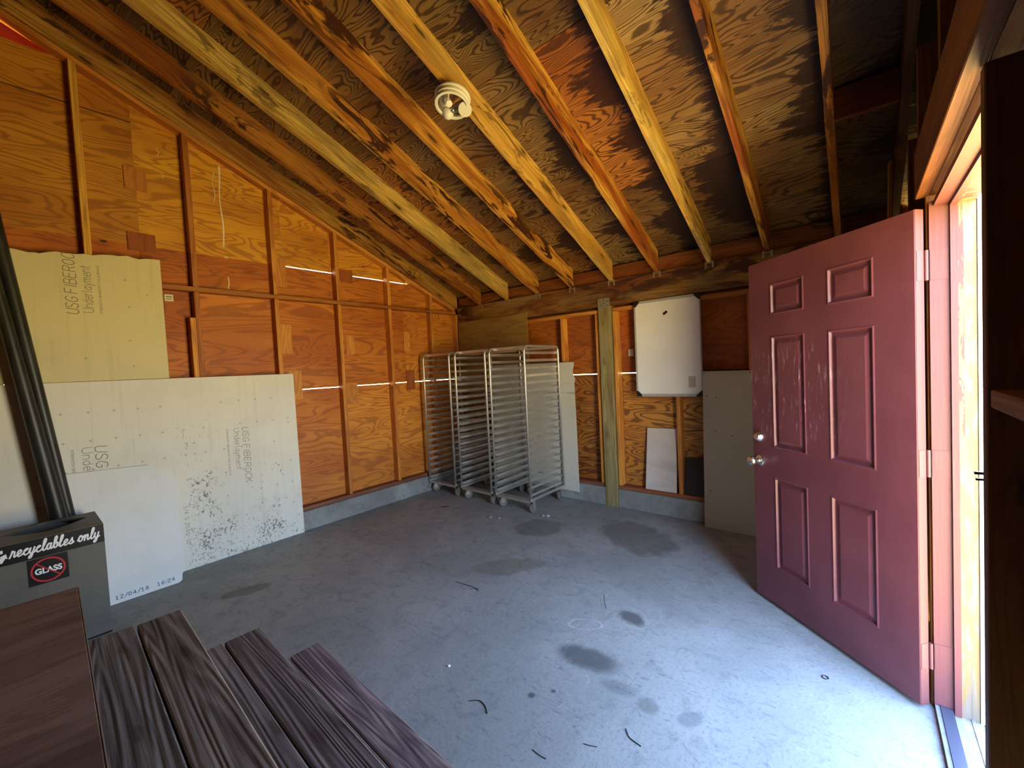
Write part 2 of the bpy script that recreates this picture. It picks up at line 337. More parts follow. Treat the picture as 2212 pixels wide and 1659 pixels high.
def box(bm, x0, x1, y0, y1, z0, z1):
    vs = [bm.verts.new(p) for p in ((x0, y0, z0), (x1, y0, z0), (x1, y1, z0), (x0, y1, z0), (x0, y0, z1), (x1, y0, z1), (x1, y1, z1), (x0, y1, z1))]
    for f in ((0, 3, 2, 1), (4, 5, 6, 7), (0, 1, 5, 4), (1, 2, 6, 5), (2, 3, 7, 6), (3, 0, 4, 7)): bm.faces.new([vs[i] for i in f])
    return vs
def bx(*a):
    bm = bmesh.new(); box(bm, *a); return bm
def prism(poly, lift):
    """poly: list of 3-D points, extruded by vector lift"""
    bm = bmesh.new(); a = [bm.verts.new(p) for p in poly]; b = [bm.verts.new(Vector(p) + Vector(lift)) for p in poly]
    bm.faces.new(a); bm.faces.new(b[::-1])
    for i in range(len(a)): bm.faces.new((a[i], a[(i + 1) % len(a)], b[(i + 1) % len(a)], b[i]))
    return bm
def tube(bm, pts, r, n=10, r2=None, caps=True):
    pts = [Vector(p) for p in pts]; rings = []
    for i, p in enumerate(pts):
        d = (pts[min(i + 1, len(pts) - 1)] - pts[max(i - 1, 0)]).normalized()
        up = Vector((0, 0, 1)) if abs(d.z) < 0.9 else Vector((1, 0, 0))
        u = d.cross(up).normalized(); v = d.cross(u)
        rad = r if r2 is None else r + (r2 - r) * i / (len(pts) - 1)
        rings.append([bm.verts.new(p + rad * (math.cos(t) * u + math.sin(t) * v)) for t in [2 * math.pi * k / n for k in range(n)]])
    for a, b in zip(rings, rings[1:]):
        for k in range(n): bm.faces.new((a[k], a[(k + 1) % n], b[(k + 1) % n], b[k]))
    if caps: bm.faces.new(rings[0][::-1]); bm.faces.new(rings[-1])
def lathe(bm, prof, n=32, M=Matrix()):
    """prof: list of (radius, height) about local Z, mapped by M"""
    rings = [[bm.verts.new(M @ Vector((r * math.cos(2 * math.pi * k / n), r * math.sin(2 * math.pi * k / n), h))) for k in range(n)] for r, h in prof]
    for a, b in zip(rings, rings[1:]):
        for k in range(n): bm.faces.new((a[k], a[(k + 1) % n], b[(k + 1) % n], b[k]))
    bm.faces.new(rings[0][::-1]); bm.faces.new(rings[-1])
def frame(origin, X, Z=None, Y=None):
    X = Vector(X).normalized()
    if Y is None: Z = Vector(Z); Y = Z.cross(X).normalized()
    else: Y = Vector(Y).normalized()
    Z = X.cross(Y).normalized()
    return Matrix(((X.x, Y.x, Z.x, origin[0]), (X.y, Y.y, Z.y, origin[1]), (X.z, Y.z, Z.z, origin[2]), (0, 0, 0, 1)))
def board(name, a, b, wy, hz, m, up=(0, 0, 1), shear=0.0, tint=(1, 1, 1), parent=None, bevel=0.0025, wob=0.0, cy=(0, 1)):
    """timber from a to b; local X along it, local Y width wy, local Z height hz (towards up); a,b on the lower edge"""
    a, b = Vector(a), Vector(b); L = (b - a).length; Mx = frame(a, b - a, up)
    bm = bmesh.new(); N = max(1, int(L / 0.35)) if wob else 1
    y0, y1 = -wy * cy[0], wy * cy[1]
    rings = []
    for i in range(N + 1):
        x = L * i / N
        w = [(random.random() - .5) * wob for _ in range(4)] if 0 < i < N else [0] * 4
        rings.append([bm.verts.new((x, y0 + w[0], 0 + w[1])), bm.verts.new((x, y1 + w[2], 0 + w[1])), bm.verts.new((x + shear * hz, y1 + w[2], hz)), bm.verts.new((x + shear * hz, y0 + w[0], hz))])
    for r, s in zip(rings, rings[1:]):
        for k in range(4): bm.faces.new((r[k], r[(k + 1) % 4], s[(k + 1) % 4], s[k]))
    bm.faces.new(rings[0][::-1]); bm.faces.new(rings[-1])
    o = link(name, bm, m, parent, bevel=bevel if N == 1 else 0)
    o.matrix_world = Mx if parent is None else Mx
    o.color = tuple(tint) + (1,)
    return o

# ---- lettering made of strokes
GL = {'U': [[(0, 1), (0, .25), (.12, .02), (.3, 0), (.48, .02), (.6, .25), (.6, 1)]],
 'S': [[(.58, .85), (.42, 1), (.15, 1), (0, .78), (.12, .57), (.45, .45), (.6, .25), (.45, 0), (.15, 0), (0, .15)]],
 'G': [[(.6, .85), (.4, 1), (.15, .95), (0, .6), (0, .35), (.15, .03), (.42, 0), (.6, .15), (.6, .45), (.35, .45)]],
 'F': [[(0, 0), (0, 1), (.55, 1)], [(0, .52), (.45, .52)]], 'I': [[(.1, 0), (.1, 1)]],
 'B': [[(0, 0), (0, 1), (.4, 1), (.55, .85), (.5, .6), (.35, .53), (0, .53)], [(.35, .53), (.58, .4), (.58, .12), (.4, 0), (0, 0)]],
 'E': [[(.55, 1), (0, 1), (0, 0), (.55, 0)], [(0, .52), (.45, .52)]],
 'R': [[(0, 0), (0, 1), (.4, 1), (.57, .85), (.55, .6), (.4, .5), (0, .5)], [(.32, .5), (.6, 0)]],
 'O': [[(.3, 1), (.08, .85), (0, .5), (.08, .15), (.3, 0), (.52, .15), (.6, .5), (.52, .85), (.3, 1)]],
 'C': [[(.6, .85), (.4, 1), (.15, .95), (0, .6), (0, .35), (.15, .03), (.42, 0), (.6, .15)]],
 'K': [[(0, 0), (0, 1)], [(.55, 1), (0, .42)], [(.18, .58), (.6, 0)]],
 'n': [[(0, 0), (0, .68)], [(0, .5), (.2, .68), (.4, .6), (.42, 0)]],
 'd': [[(.42, 1), (.42, 0)], [(.42, .5), (.25, .68), (.04, .5), (0, .3), (.1, .03), (.28, 0), (.42, .2)]],
 'e': [[(0, .36), (.43, .36), (.38, .6), (.2, .68), (.03, .5), (0, .3), (.1, .03), (.28, 0), (.42, .12)]],
 'r': [[(0, 0), (0, .68)], [(0, .45), (.15, .66), (.3, .66)]], 'l': [[(.06, 1), (.06, .12), (.18, 0)]],
 'a': [[(.42, .68), (.42, 0)], [(.42, .5), (.25, .68), (.04, .5), (0, .3), (.1, .03), (.28, 0), (.42, .2)]],
 'y': [[(0, .68), (.2, .04)], [(.42, .68), (.12, -.3), (-.02, -.3)]],
 'm': [[(0, 0), (0, .68)], [(0, .5), (.15, .68), (.3, .6), (.32, 0)], [(.32, .5), (.48, .68), (.62, .6), (.64, 0)]],
 't': [[(.12, .95), (.12, .12), (.26, 0)], [(0, .68), (.28, .68)]],
 '0': [[(.25, 1), (.05, .8), (0, .5), (.05, .2), (.25, 0), (.45, .2), (.5, .5), (.45, .8), (.25, 1)]], '1': [[(.05, .8), (.25, 1), (.25, 0)], [(.05, 0), (.45, 0)]],
 '2': [[(0, .8), (.15, 1), (.4, 1), (.5, .75), (0, 0), (.5, 0)]], '4': [[(.38, 0), (.38, 1), (0, .3), (.52, .3)]],
 '6': [[(.45, .95), (.2, .95), (0, .5), (.02, .15), (.25, 0), (.48, .15), (.45, .5), (.2, .55), (.02, .35)]],
 '8': [[(.25, .53), (.04, .75), (.25, 1), (.46, .75), (.25, .53), (0, .25), (.25, 0), (.5, .25), (.25, .53)]],
 '5': [[(.48, 1), (.05, 1), (.02, .55), (.3, .6), (.5, .3), (.3, 0), (0, .08)]],
 '/': [[(0, 0), (.45, 1)]], ':': [[(.1, .15), (.1, .25)], [(.1, .65), (.1, .75)]], '+': [[(0, .5), (.5, .5)], [(.25, .25), (.25, .75)]], ' ': []}
ADV = {'I': .38, 'l': .36, 't': .46, 'r': .46, 'm': .86, ' ': .45, ':': .35, '/': .6, 'n': .6, 'd': .62, 'e': .6, 'a': .62, 'y': .58}
CUR = {'r': ([(0, 0), (.15, .55), (.24, 1.08), (.30, .88), (.50, .92), (.52, .45), (.55, .05), (.75, .2)], .75),
 'e': ([(0, .2), (.35, .4), (.56, .75), (.42, 1), (.2, .8), (.14, .4), (.3, 0), (.6, .1), (.78, .3)], .78),
 'c': ([(0, .2), (.2, .6), (.55, .85), (.42, 1), (.2, .8), (.12, .4), (.28, 0), (.55, .05), (.75, .25)], .74),
 'y': ([(0, .3), (.14, .95), (.12, .3), (.3, 0), (.52, .3), (.62, .98), (.52, .1), (.38, -.6), (.14, -.72), (.18, -.35), (.8, .25)], .80),
 'l': ([(0, .2), (.3, .9), (.46, 1.7), (.34, 1.95), (.2, 1.6), (.17, .5), (.26, .02), (.44, .05), (.62, .25)], .58),
 'a': ([(.0, .2), (.3, .95), (.55, .88), (.34, 1), (.12, .7), (.12, .25), (.3, 0), (.5, .3), (.62, .95), (.58, .25), (.7, 0), (.88, .25)], .86),
 'b': ([(0, .2), (.28, .9), (.42, 1.7), (.3, 1.95), (.16, 1.6), (.13, .4), (.28, 0), (.52, .2), (.55, .75), (.4, .95), (.5, .7), (.75, .7)], .74),
 's': ([(0, .2), (.28, .7), (.38, 1.05), (.40, .75), (.52, .35), (.36, 0), (.12, .1), (.4, .05), (.7, .25)], .68),
 'o': ([(.0, .2), (.2, .9), (.38, 1), (.14, .7), (.15, .2), (.38, 0), (.6, .35), (.52, .88), (.34, .98), (.5, .75), (.8, .8)], .78),
 'n': ([(0, .6), (.1, .98), (.16, .6), (.14, 0), (.2, .5), (.42, .98), (.56, .8), (.55, .2), (.68, 0), (.88, .25)], .86), ' ': (None, .55)}
def catmull(P, k=5):
    P = [Vector((x, y, 0)) for x, y in P]; Q = [P[0]] + P + [P[-1]]; out = []
    for i in range(1, len(Q) - 2):
        for j in range(k):
            t = j / k; a, b, c, d = Q[i - 1:i + 3]
            out.append(.5 * ((2 * b) + (c - a) * t + (2 * a - 5 * b + 4 * c - d) * t * t + (3 * b - a - 3 * c + d) * t ** 3))
    return out + [P[-1]]
def ribbon(bm, pts, w, z0=0.0):
    for p in pts:
        z = z0 + 4e-6 * len(bm.faces)
        bm.faces.new([bm.verts.new((p[0] + w / 2 * math.cos(t), p[1] + w / 2 * math.sin(t), z)) for t in [math.pi * k / 4 for k in range(8)]])
    for p, q in zip(pts, pts[1:]):
        d = Vector((q[0] - p[0], q[1] - p[1], 0))
        if d.length < 1e-6: continue
        z = z0 + 4e-6 * len(bm.faces)
        n = Vector((-d.y, d.x, 0)).normalized() * w / 2
        bm.faces.new([bm.verts.new(v) for v in ((p[0] + n.x, p[1] + n.y, z), (p[0] - n.x, p[1] - n.y, z), (q[0] - n.x, q[1] - n.y, z), (q[0] + n.x, q[1] + n.y, z))])
def setw(o, M):
    bpy.context.view_layer.update(); o.matrix_world = M
    return o
def stroke_text(name, s, size, w, m, Mx, parent, xs=1.0, slant=0.0, length=None):
    bm = bmesh.new(); x = 0.0
    tot = sum(ADV.get(c, .8) for c in s)
    if length: xs = length / (tot * size)
    for c in s:
        for st in GL[c]: ribbon(bm, [((x + px + slant * py) * size * xs, py * size) for px, py in st], w)
        x += ADV.get(c, .8)
    o = link(name, bm, m, parent); return setw(o, Mx)
def cursive(name, s, xh, w, m, Mx, parent, length):
    bm = bmesh.new(); x = 0.0; tot = sum(CUR[c][1] for c in s); k = length / (tot * xh)
    for c in s:
        P, adv = CUR[c]
        if P: ribbon(bm, [((x + p.x + .18 * p.y) * xh * k, p.y * xh) for p in catmull(P)], w)
        x += adv
    o = link(name, bm, m, parent); return setw(o, Mx)
def font_text(name, s, size, m, Mx, parent, length=None, offset=0.0, shear=0.0):
    cu = bpy.data.curves.new(name, 'FONT'); cu.body = s; cu.size = size; cu.offset = offset; cu.shear = shear
    tmp = bpy.data.objects.new(name, cu); COL.objects.link(tmp)
    bpy.context.view_layer.update()
    me = bpy.data.meshes.new_from_object(tmp.evaluated_get(bpy.context.evaluated_depsgraph_get()))
    COL.objects.unlink(tmp); bpy.data.objects.remove(tmp)
    if length:
        xs = [v.co.x for v in me.vertices]; k = length / (max(xs) - min(xs))
        for v in me.vertices: v.co.x *= k
    me.materials.clear(); me.materials.append(m)
    o = bpy.data.objects.new(name, me); COL.objects.link(o); o.parent = parent; return setw(o, Mx)
def onwall(x, y, z, ang=0.0):
    """text frame on a surface facing +x: reads towards +y, up = +z, turned by ang"""
    c, s = math.cos(ang), math.sin(ang)
    return frame((x, y, z), (0, c, s), Y=(0, -s, c))

ZR, TB = 2.2895, 0.4278            # rafter underside height at y=0 and roof pitch
def rake(y): return ZR - TB * y
TH = math.atan(TB); CT, ST = math.cos(TH), math.sin(TH)
XW = 4.53                          # framing face of the right-hand wall
YF = -5.3                          # wall behind the camera

# ---------------------------------------------------------------- room shell
fl = tag(link('floor', bx(0.0, 4.60, YF, 0.0, -0.10, 0.0), M_FLOOR), kind='structure')

def sheet(parent, name, m, poly, lift, tint=(1, 1, 1), loc=None):
    o = link(name, prism(poly, lift), m, parent); o.color = tuple(tint) + (1,); return o
wl = tag(empty('wall_left'), kind='structure')
def lsheet(y0, y1, z0, z1, tint, rk=False, nm='plywood_sheet', m=None, x=0.0, t=-0.012):
    z0a, z1a = (z1, z1) if not rk else (rake(y0) + 0.15, rake(y1) + 0.15)
    sheet(wl, nm, m or M_PLY_L, [(x, y0, z0), (x, y1, z0), (x, y1, z1a), (x, y0, z0a)], (t, 0, 0), tint)
g = 0.0015
for y0, y1, tt in ((YF, -4.0, (.9, .85, .8)), (-4.0, -1.79, (1.0, .95, .95)), (-1.79, -0.60, (1.08, 1.12, 1.1)), (-0.60, 0.0, (.98, .98, 1))):
    lsheet(y0 + g, y1, 0.15, 1.3890, tt)
for y0, y1, tt in ((YF, -4.1, (.8, .75, .7)), (-4.1, -3.02, (.80, .62, .5)), (-3.02, -1.79, (.92, .84, .8)), (-1.79, -0.93, (.86, .76, .6)), (-0.93, 0.0, (1.0, 1.02, 1.0))):
    lsheet(y0 + g, y1, 1.3955, 2.606, tt)
lsheet(YF, -3.3555, 2.606, 3.546, (.86, 1.02, .62)); lsheet(-3.355, -3.02, 2.606, 0, (1.12, 1.50, .9), rk=True)
lsheet(YF, -3.3555, 3.556, 3.852, (.86, .98, .60))
link('seam_backing', bx(-0.020, -0.0125, YF, -3.30, 3.50, 3.60), M_ROOFING, wl)
lsheet(-3.02, -2.30, 2.606, 0, (1.10, 1.42, .9), rk=True); lsheet(-2.2985, -1.83, 2.614, 0, (1.10, 1.42, .9), rk=True); lsheet(-1.83, -0.43, 2.614, 0, (1.08, 1.28, .9), rk=True)
lsheet(-3.357, -2.30, 2.44, 2.60, (.78, .62, .5), nm='batten_strip', x=0.006, t=-0.0055)
# offcuts nailed over the joints
for i, (y0, y1, z0, z1, tt, ax) in enumerate((
    (-3.42, -3.287, 3.03, 3.205, (.98, .95, .85), 0), (-3.43, -3.262, 2.56, 2.70, (.55, .33, .22), 0), (-2.375, -2.278, 2.40, 2.68, (1.05, 1.05, 1), 0),
    (-2.375, -2.268, 1.75, 2.04, (1.12, 1.15, 1.1), 0), (-1.735, -1.575, 2.53, 2.665, (.62, .42, .3), 0), (-1.705, -1.605, 1.74, 1.95, (1.15, 1.15, 1.1), 0),
    (-0.945, -0.855, 1.78, 2.02, (1.15, 1.2, 1.1), 0), (-0.935, -0.815, 1.295, 1.54, (.62, .42, .3), 0), (-1.74, -1.60, 1.20, 1.43, (1.05, 1.05, 1), 0),
    (-2.375, -2.20, 1.30, 1.585, (1.05, 1.0, 1), 0))):
    sheet(wl, 'plywood_offcut', M_PLY_PATCH, [(0.0002, y0, z0), (0.0002, y1, z0), (0.0002, y1, z1), (0.0002, y0, z1)], (0.011, 0, 0), tt)
def drip(y, z0, z1, w):
    bm = bmesh.new(); N = 14; pts = []
    for i in range(N + 1):
        t = i / N; pts.append((y + 0.006 * math.sin(9 * t + y * 7), z0 + (z1 - z0) * t, w * (0.5 + 0.5 * abs(math.sin(4 * t + y * 11)))))
    for a, b in zip(pts, pts[1:]):
        vs = [bm.verts.new((0.0015, p, q)) for p, q in ((a[0] - a[2], a[1]), (a[0] + a[2], a[1]), (b[0] + b[2], b[1]), (b[0] - b[2], b[1]))]; bm.faces.new(vs)
    link('paint_drip', bm, M_DRIP, wl)
for a in ((-2.787, 2.70, 3.41, .006), (-2.775, 2.33, 2.62, .004), (-2.79, 2.45, 2.62, .004), (-2.832, 3.08, 3.34, .0025), (-3.20, 3.33, 3.41, .002), (-3.18, 3.17, 3.22, .002)): drip(*a)
lb = link('paper_label', bx(0.0006, 0.0016, -3.232, -3.176, 2.185, 2.24), M_PAPER, wl)
bm = bmesh.new()
for i in range(9): box(bm, 0.0017, 0.0022, -3.222 + i * 0.0042, -3.2195 + i * 0.0042, 2.215, 2.226)
box(bm, 0.0017, 0.0022, -3.222, -3.186, 2.200, 2.205)
link('barcode', bm, M_BLACKV, lb)
# painted outer boards seen through the open slot under the eave
tag(link('wall_left_outer_fascia', bx(-0.20, -0.185, YF, -3.2, 3.55, 4.35), M_REDSIDING), kind='structure')
bpy.data.objects['wall_left_outer_fascia'].name = 'trim_4'

wk = tag(empty('wall_back'), kind='structure')
def bsheet(x0, x1, z0, z1, tint, m):
    o = link('plywood_sheet', prism([(x0, 0, z0), (x1, 0, z0), (x1, 0, z1), (x0, 0, z1)], (0, 0.012, 0)), m, wk); o.color = tuple(tint) + (1,)
for x0, x1, m, tt in ((0, 1.20, M_PLY_B, (.9, .85, .8)), (1.20, 2.42, M_PLY_B, (.72, .62, .5)), (2.42, 3.62, M_PLY_B, (1.05, 1.08, .9)), (3.62, 4.60, M_PLY_B, (.8, .8, .7))):
    bsheet(x0 + g if x0 else -.013, x1, 0.15, 1.3875, tt, m)
for x0, x1, m, tt in ((0, 1.20, M_PLY_RED, (1.2, 1.3, 1.3)), (1.20, 2.42, M_PLY_RED, (1.25, 1.55, 1.3)), (2.42, 3.62, M_PLY_RED, (1.2, 1.2, 1)), (3.62, 4.60, M_PLY_RED, (.9, .9, .9))):
    bsheet(x0 + g if x0 else -.013, x1, 1.395, 2.484, tt, m)
link('seam_backing', bx(3.08, 4.5, 0.0125, 0.018, 1.36, 1.42), M_ROOFING, wk)  # strip added behind the joint to keep daylight from leaking through
lb2 = link('paper_label', bx(2.497, 2.547, -0.0016, -0.0006, 1.563, 1.634), M_PAPER, wk)

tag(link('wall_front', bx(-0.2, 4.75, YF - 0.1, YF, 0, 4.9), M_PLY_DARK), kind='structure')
# right wall: sheathing with the doorway cut out, and boards of siding outside
DY0, DY1, DZ = -2.66, -1.685, 2.10
wr_ = tag(empty('wall_right'), kind='structure')
for (y0, y1, z0, z1) in ((YF, DY0, 0, 5.0), (DY1, 0.012, 0, 5.0)):
    def top(y): return min(z1, rake(y) + 0.21)
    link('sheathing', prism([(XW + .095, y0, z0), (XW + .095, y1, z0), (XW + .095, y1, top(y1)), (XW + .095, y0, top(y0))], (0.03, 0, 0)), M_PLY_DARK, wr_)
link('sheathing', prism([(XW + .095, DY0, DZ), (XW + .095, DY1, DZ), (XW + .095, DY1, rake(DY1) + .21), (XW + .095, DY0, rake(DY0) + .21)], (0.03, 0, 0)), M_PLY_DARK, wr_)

# roof: sheets of plywood over the rafters, felt above
cl = tag(empty('ceiling'), kind='structure')
def roofpt(x, y, up=0.0): return (x, y, rake(y) + 0.2 + up)
ys = [0.25, -0.885, -2.000, -3.12, -4.24, YF - .1]
tints = [(1, .85, .6), (.85, .80, .80), (.95, .9, .85), (1.15, 1.15, 1.2), (1.55, 1.0, .55), (.8, .8, .75), (1.35, 1.4, 1.5), (.7, .65, .6)]
k = 0
for r in range(5):
    xs = [-0.3, 0.99 if r % 2 else 2.37, 3.30 if r % 2 else 3.76, 4.9]
    if r == 1: xs = [-0.3, 1.45, 2.83, 3.30, 4.9]
    if r == 0: xs = [-0.3, 2.37, 3.76, 4.21, 4.54, 4.9]
    if r in (1, 2, 3): xs = xs[:-1] + [4.21, 4.9]
    for a, b in zip(xs, xs[1:]):
        tt = tints[(k * 5 + r * 3) % len(tints)]
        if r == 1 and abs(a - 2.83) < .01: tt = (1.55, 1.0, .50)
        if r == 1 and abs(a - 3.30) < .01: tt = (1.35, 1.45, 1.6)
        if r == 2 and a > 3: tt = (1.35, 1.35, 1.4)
        if a > 4.2: tt = (.38, .36, .34)  # shade of the far right roof bay painted into the sheet tint
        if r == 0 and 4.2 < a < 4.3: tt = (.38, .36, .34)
        if r == 0 and a > 4.5: tt = (2.4, 2.4, 2.6)  # daylight leaking in at the eave, painted as a pale tint
        k += 1
        y0, y1 = ys[r] - .002, ys[r + 1] + .002
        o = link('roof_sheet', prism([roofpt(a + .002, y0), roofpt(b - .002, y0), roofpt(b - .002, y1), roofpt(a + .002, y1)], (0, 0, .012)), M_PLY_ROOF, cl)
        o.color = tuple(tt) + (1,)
link('roofing_felt', prism([roofpt(-.5, .5, .014), roofpt(5.1, .5, .014), roofpt(5.1, YF - .3, .014), roofpt(-.5, YF - .3, .014)], (0, 0, .02)), M_ROOFING, cl)

# concrete curbs
tag(link('baseboard_left', bx(0.0, 0.11, YF, -0.11, 0.0, 0.192), M_CURB, bevel=0.006), kind='structure')
bm = bx(0.0, 2.228, -0.11, 0.0, 0.0, 0.192); box(bm, 2.37, 4.53, -0.11, 0.0, 0.0, 0.192)
tag(link('baseboard_back', bm, M_CURB, bevel=0.006), kind='structure')

# ---------------------------------------------------------------- framing
def V(name, x, y, z0, z1, along, m=M_STUD, tint=(1, 1, 1), w=0.038, d=0.089):
    """vertical stud; along='y' for the left wall (stud from y-w to y, x 0..d), 'x' for the back wall (x..x+w, y -d..0)"""
    if along == 'y': o = board(name, (x, y, z0), (x, y, z1), w, d, m, up=(1, 0, 0), tint=tint, cy=(0, 1))
    else: o = board(name, (x, y, z0), (x, y, z1), w, d, m, up=(0, -1, 0), tint=tint, cy=(1, 0))
    return o
ordl = ['nearest the camera, left of the stacked white panels', 'second from the left', 'rising behind the right end of the large grey panel', 'to the right of the large grey panel', 'left of the baking racks', 'closest to the corner behind the racks']
GS = 'studs of the left wall'
KS = [-3.6395, -3.018, -2.396, -1.775, -1.153, -0.5315]
tl = [(1.12, 1.35, 1.1), (.75, .6, .55), (.95, .9, .85), (1.0, .95, .9), (1.15, 1.1, 1.1), (.95, .9, .85)]
def yrange(o): return o
low_lab = ['hidden lower stud behind the leaning fibre panels', 'lower stud with a short board nailed beside it, above the grey panel', 'lower stud just above the right half of the grey panel',
           'tall lower stud immediately right of the grey panel', 'tall pale lower stud halfway between grey panel and racks', 'narrow lower stud partly behind the leftmost rack']
up_lab = ['gable stud farthest left with a pale front face and black shaded side', 'dark brown gable stud left of the white paint drips', 'gable stud right of the white paint drips',
          'gable stud between the two light gaps under the roof slope', 'short gable stud with a lit broad side, right of the upper light gap', 'very short gable stud splashed with white paint near the corner']
for i, y in enumerate(KS):
    tag(V('wall_stud', 0, y, 0.232, 2.267, 'y', tint=tl[i]), low_lab[i], 'stud', GS)
    def ztop(yy): return rake(yy) - 0.0425
    bm = bmesh.new(); y0, y1 = y - .038, y
    L0, L1 = ztop(y1) - 2.3085, ztop(y0) - 2.3085
    vs = [bm.verts.new(p) for p in ((0, 0, 0), (0, .038, 0), (0, .038, .089), (0, 0, .089), (L0, 0, 0), (L1, .038, 0), (L1, .038, .089), (L0, 0, .089))]
    for f in ((0, 3, 2, 1), (4, 5, 6, 7), (0, 1, 5, 4), (1, 2, 6, 5), (2, 3, 7, 6), (3, 0, 4, 7)): bm.faces.new([vs[q] for q in f])
    o = link('gable_stud', bm, M_STUD); o.matrix_world = frame((0, y1, 2.3085), (0, 0, 1), Y=(0, -1, 0)); o.color = tl[i] + (1,)
    tag(o, up_lab[i], 'stud', GS)
tag(V('wall_stud', 0, -4.26, 0.232, 2.267, 'y'), 'lower stud behind the black poles', 'stud', GS)
tag(V('cripple_stud', 0, -3.018 - .0385, 0.232, 2.05, 'y', tint=(1.1, 1.05, 1)), 'shorter light stud nailed to the left side of a longer one, above the grey panel', 'stud')
tag(V('corner_stud', 0, -0.090, 0.232, 2.267, 'y', tint=(1.05, 1, 1)), 'corner stud of the left wall beside the leaning plywood', 'stud')
# plates
tag(board('top_plate', (0, -4.9, 2.269), (0, -0.128, 2.269), 0.089, 0.038, M_STUD, up=(0, 0, 1), tint=(.62, .5, .42), cy=(1, 0)), 'long horizontal plate running across the left wall above head height', 'plate')
tag(board('rake_plate', (0, -0.165, rake(-0.165) - .041), (0, YF, rake(YF) - .041), 0.089, 0.0375, M_STUD, up=(0, ST, CT), tint=(1.05, 1.0, .9), cy=(0, 1)), 'sloping plate along the top of the left wall under the first rafter', 'plate')
def ybox(name, x0, x1, y0, y1, z0, z1, m, tint=(1, 1, 1), parent=None):
    """box timber lying along y"""
    o = board(name, (x0, y0, z0), (x0, y1, z0), x1 - x0, z1 - z0, m, tint=tint, cy=(1, 0), parent=parent)
    return o
def xbox(name, x0, x1, y0, y1, z0, z1, m, tint=(1, 1, 1), parent=None):
    o = board(name, (x0, y0, z0), (x1, y0, z0), y1 - y0, z1 - z0, m, tint=tint, parent=parent)
    return o
tag(ybox('sill_plate', 0.0, 0.089, -5.2, -0.10, 0.192, 0.230, M_SILL), 'brown sill plate on the concrete curb below the left wall', 'plate')
tag(xbox('sill_plate', 0.0, 2.228, -0.089, 0.0, 0.192, 0.230, M_SILL), 'brown sill plate on the back curb, left of the square post', 'plate')
tag(xbox('sill_plate', 2.372, 4.52, -0.089, 0.0, 0.192, 0.230, M_SILL, tint=(1.25, 1.2, 1)), 'brown sill plate on the back curb, right of the square post', 'plate')
tag(xbox('top_plate', 0.09, 2.228, -0.089, 0.0, 2.028, 2.066, M_STUD), 'orange top plate under the beam, left of the square post', 'plate')
tag(xbox('top_plate', 2.372, 4.52, -0.089, 0.0, 2.028, 2.066, M_STUD, tint=(.8, .7, .7)), 'orange top plate under the beam, right of the square post', 'plate')
GB = 'studs of the back wall'
for x, lab, tt in ((0.52, 'back wall stud hidden behind the leftmost rack', (1, 1, 1)), (1.13, 'back wall stud hidden behind the middle rack', (1, 1, 1)), (1.741, 'bright orange stud rising above the right rack', (1.1, 1.1, 1)),
                   (2.176, 'stud fixed against the left side of the square post', (1.05, 1.0, 1)), (2.376, 'wide orange stud against the right side of the square post', (1.05, 1.05, 1)),
                   (2.986, 'stud below the whiteboard, right of the small pale board', (.95, .9, .9)), (3.60, 'stud in the shade at the edge of the open door', (.9, .85, .8)), (4.22, 'back wall stud behind the open door', (.9, .85, .8))):
    tag(V('wall_stud', x, 0, 0.230, 2.028, 'x', tint=tt), lab, 'stud', GB)
# beam and ledger
beam = tag(xbox('header_beam', 0.10, 4.56, -0.11, 0.0, 2.093, 2.345, M_BEAM), 'long stained wooden beam across the top of the back wall carrying the rafters', 'beam')
tag(xbox('ledger_board', 0.10, 4.56, -0.07, -0.002, 2.347, 2.486, M_LEDGER), 'reddish stained board above the back beam between the rafter ends', 'board')
post = tag(V('square_post', 2.232, 0, 0.0, 2.091, 'x', m=M_POST, w=0.136, d=0.117), 'square greenish weathered post standing in the back wall under the beam', 'post')
bm = bmesh.new(); pr = []
for (cx_, cz_, a0) in ((2.350, 2.155, 0), (2.250, 2.155, 90)):
    for q in range(4): t = math.radians(a0 + q * 30); pr.append((cx_ + .017 * math.cos(t), -0.1175, cz_ + .017 * math.sin(t)))
pr += [(2.233, -0.1175, 2.068), (2.367, -0.1175, 2.068)]
cap = setw(link('post_cap_plate', prism(pr, (0, -0.003, 0)), M_STEEL, beam), Matrix())
for x, z in ((2.26, 2.14), (2.30, 2.15), (2.34, 2.14), (2.27, 2.10), (2.33, 2.10), (2.30, 2.12)):
    bm = bmesh.new(); tube(bm, [(x, -.1205, z), (x, -.1225, z)], .005, 8); setw(link('nail_head', bm, M_BLACKP, cap), Matrix())

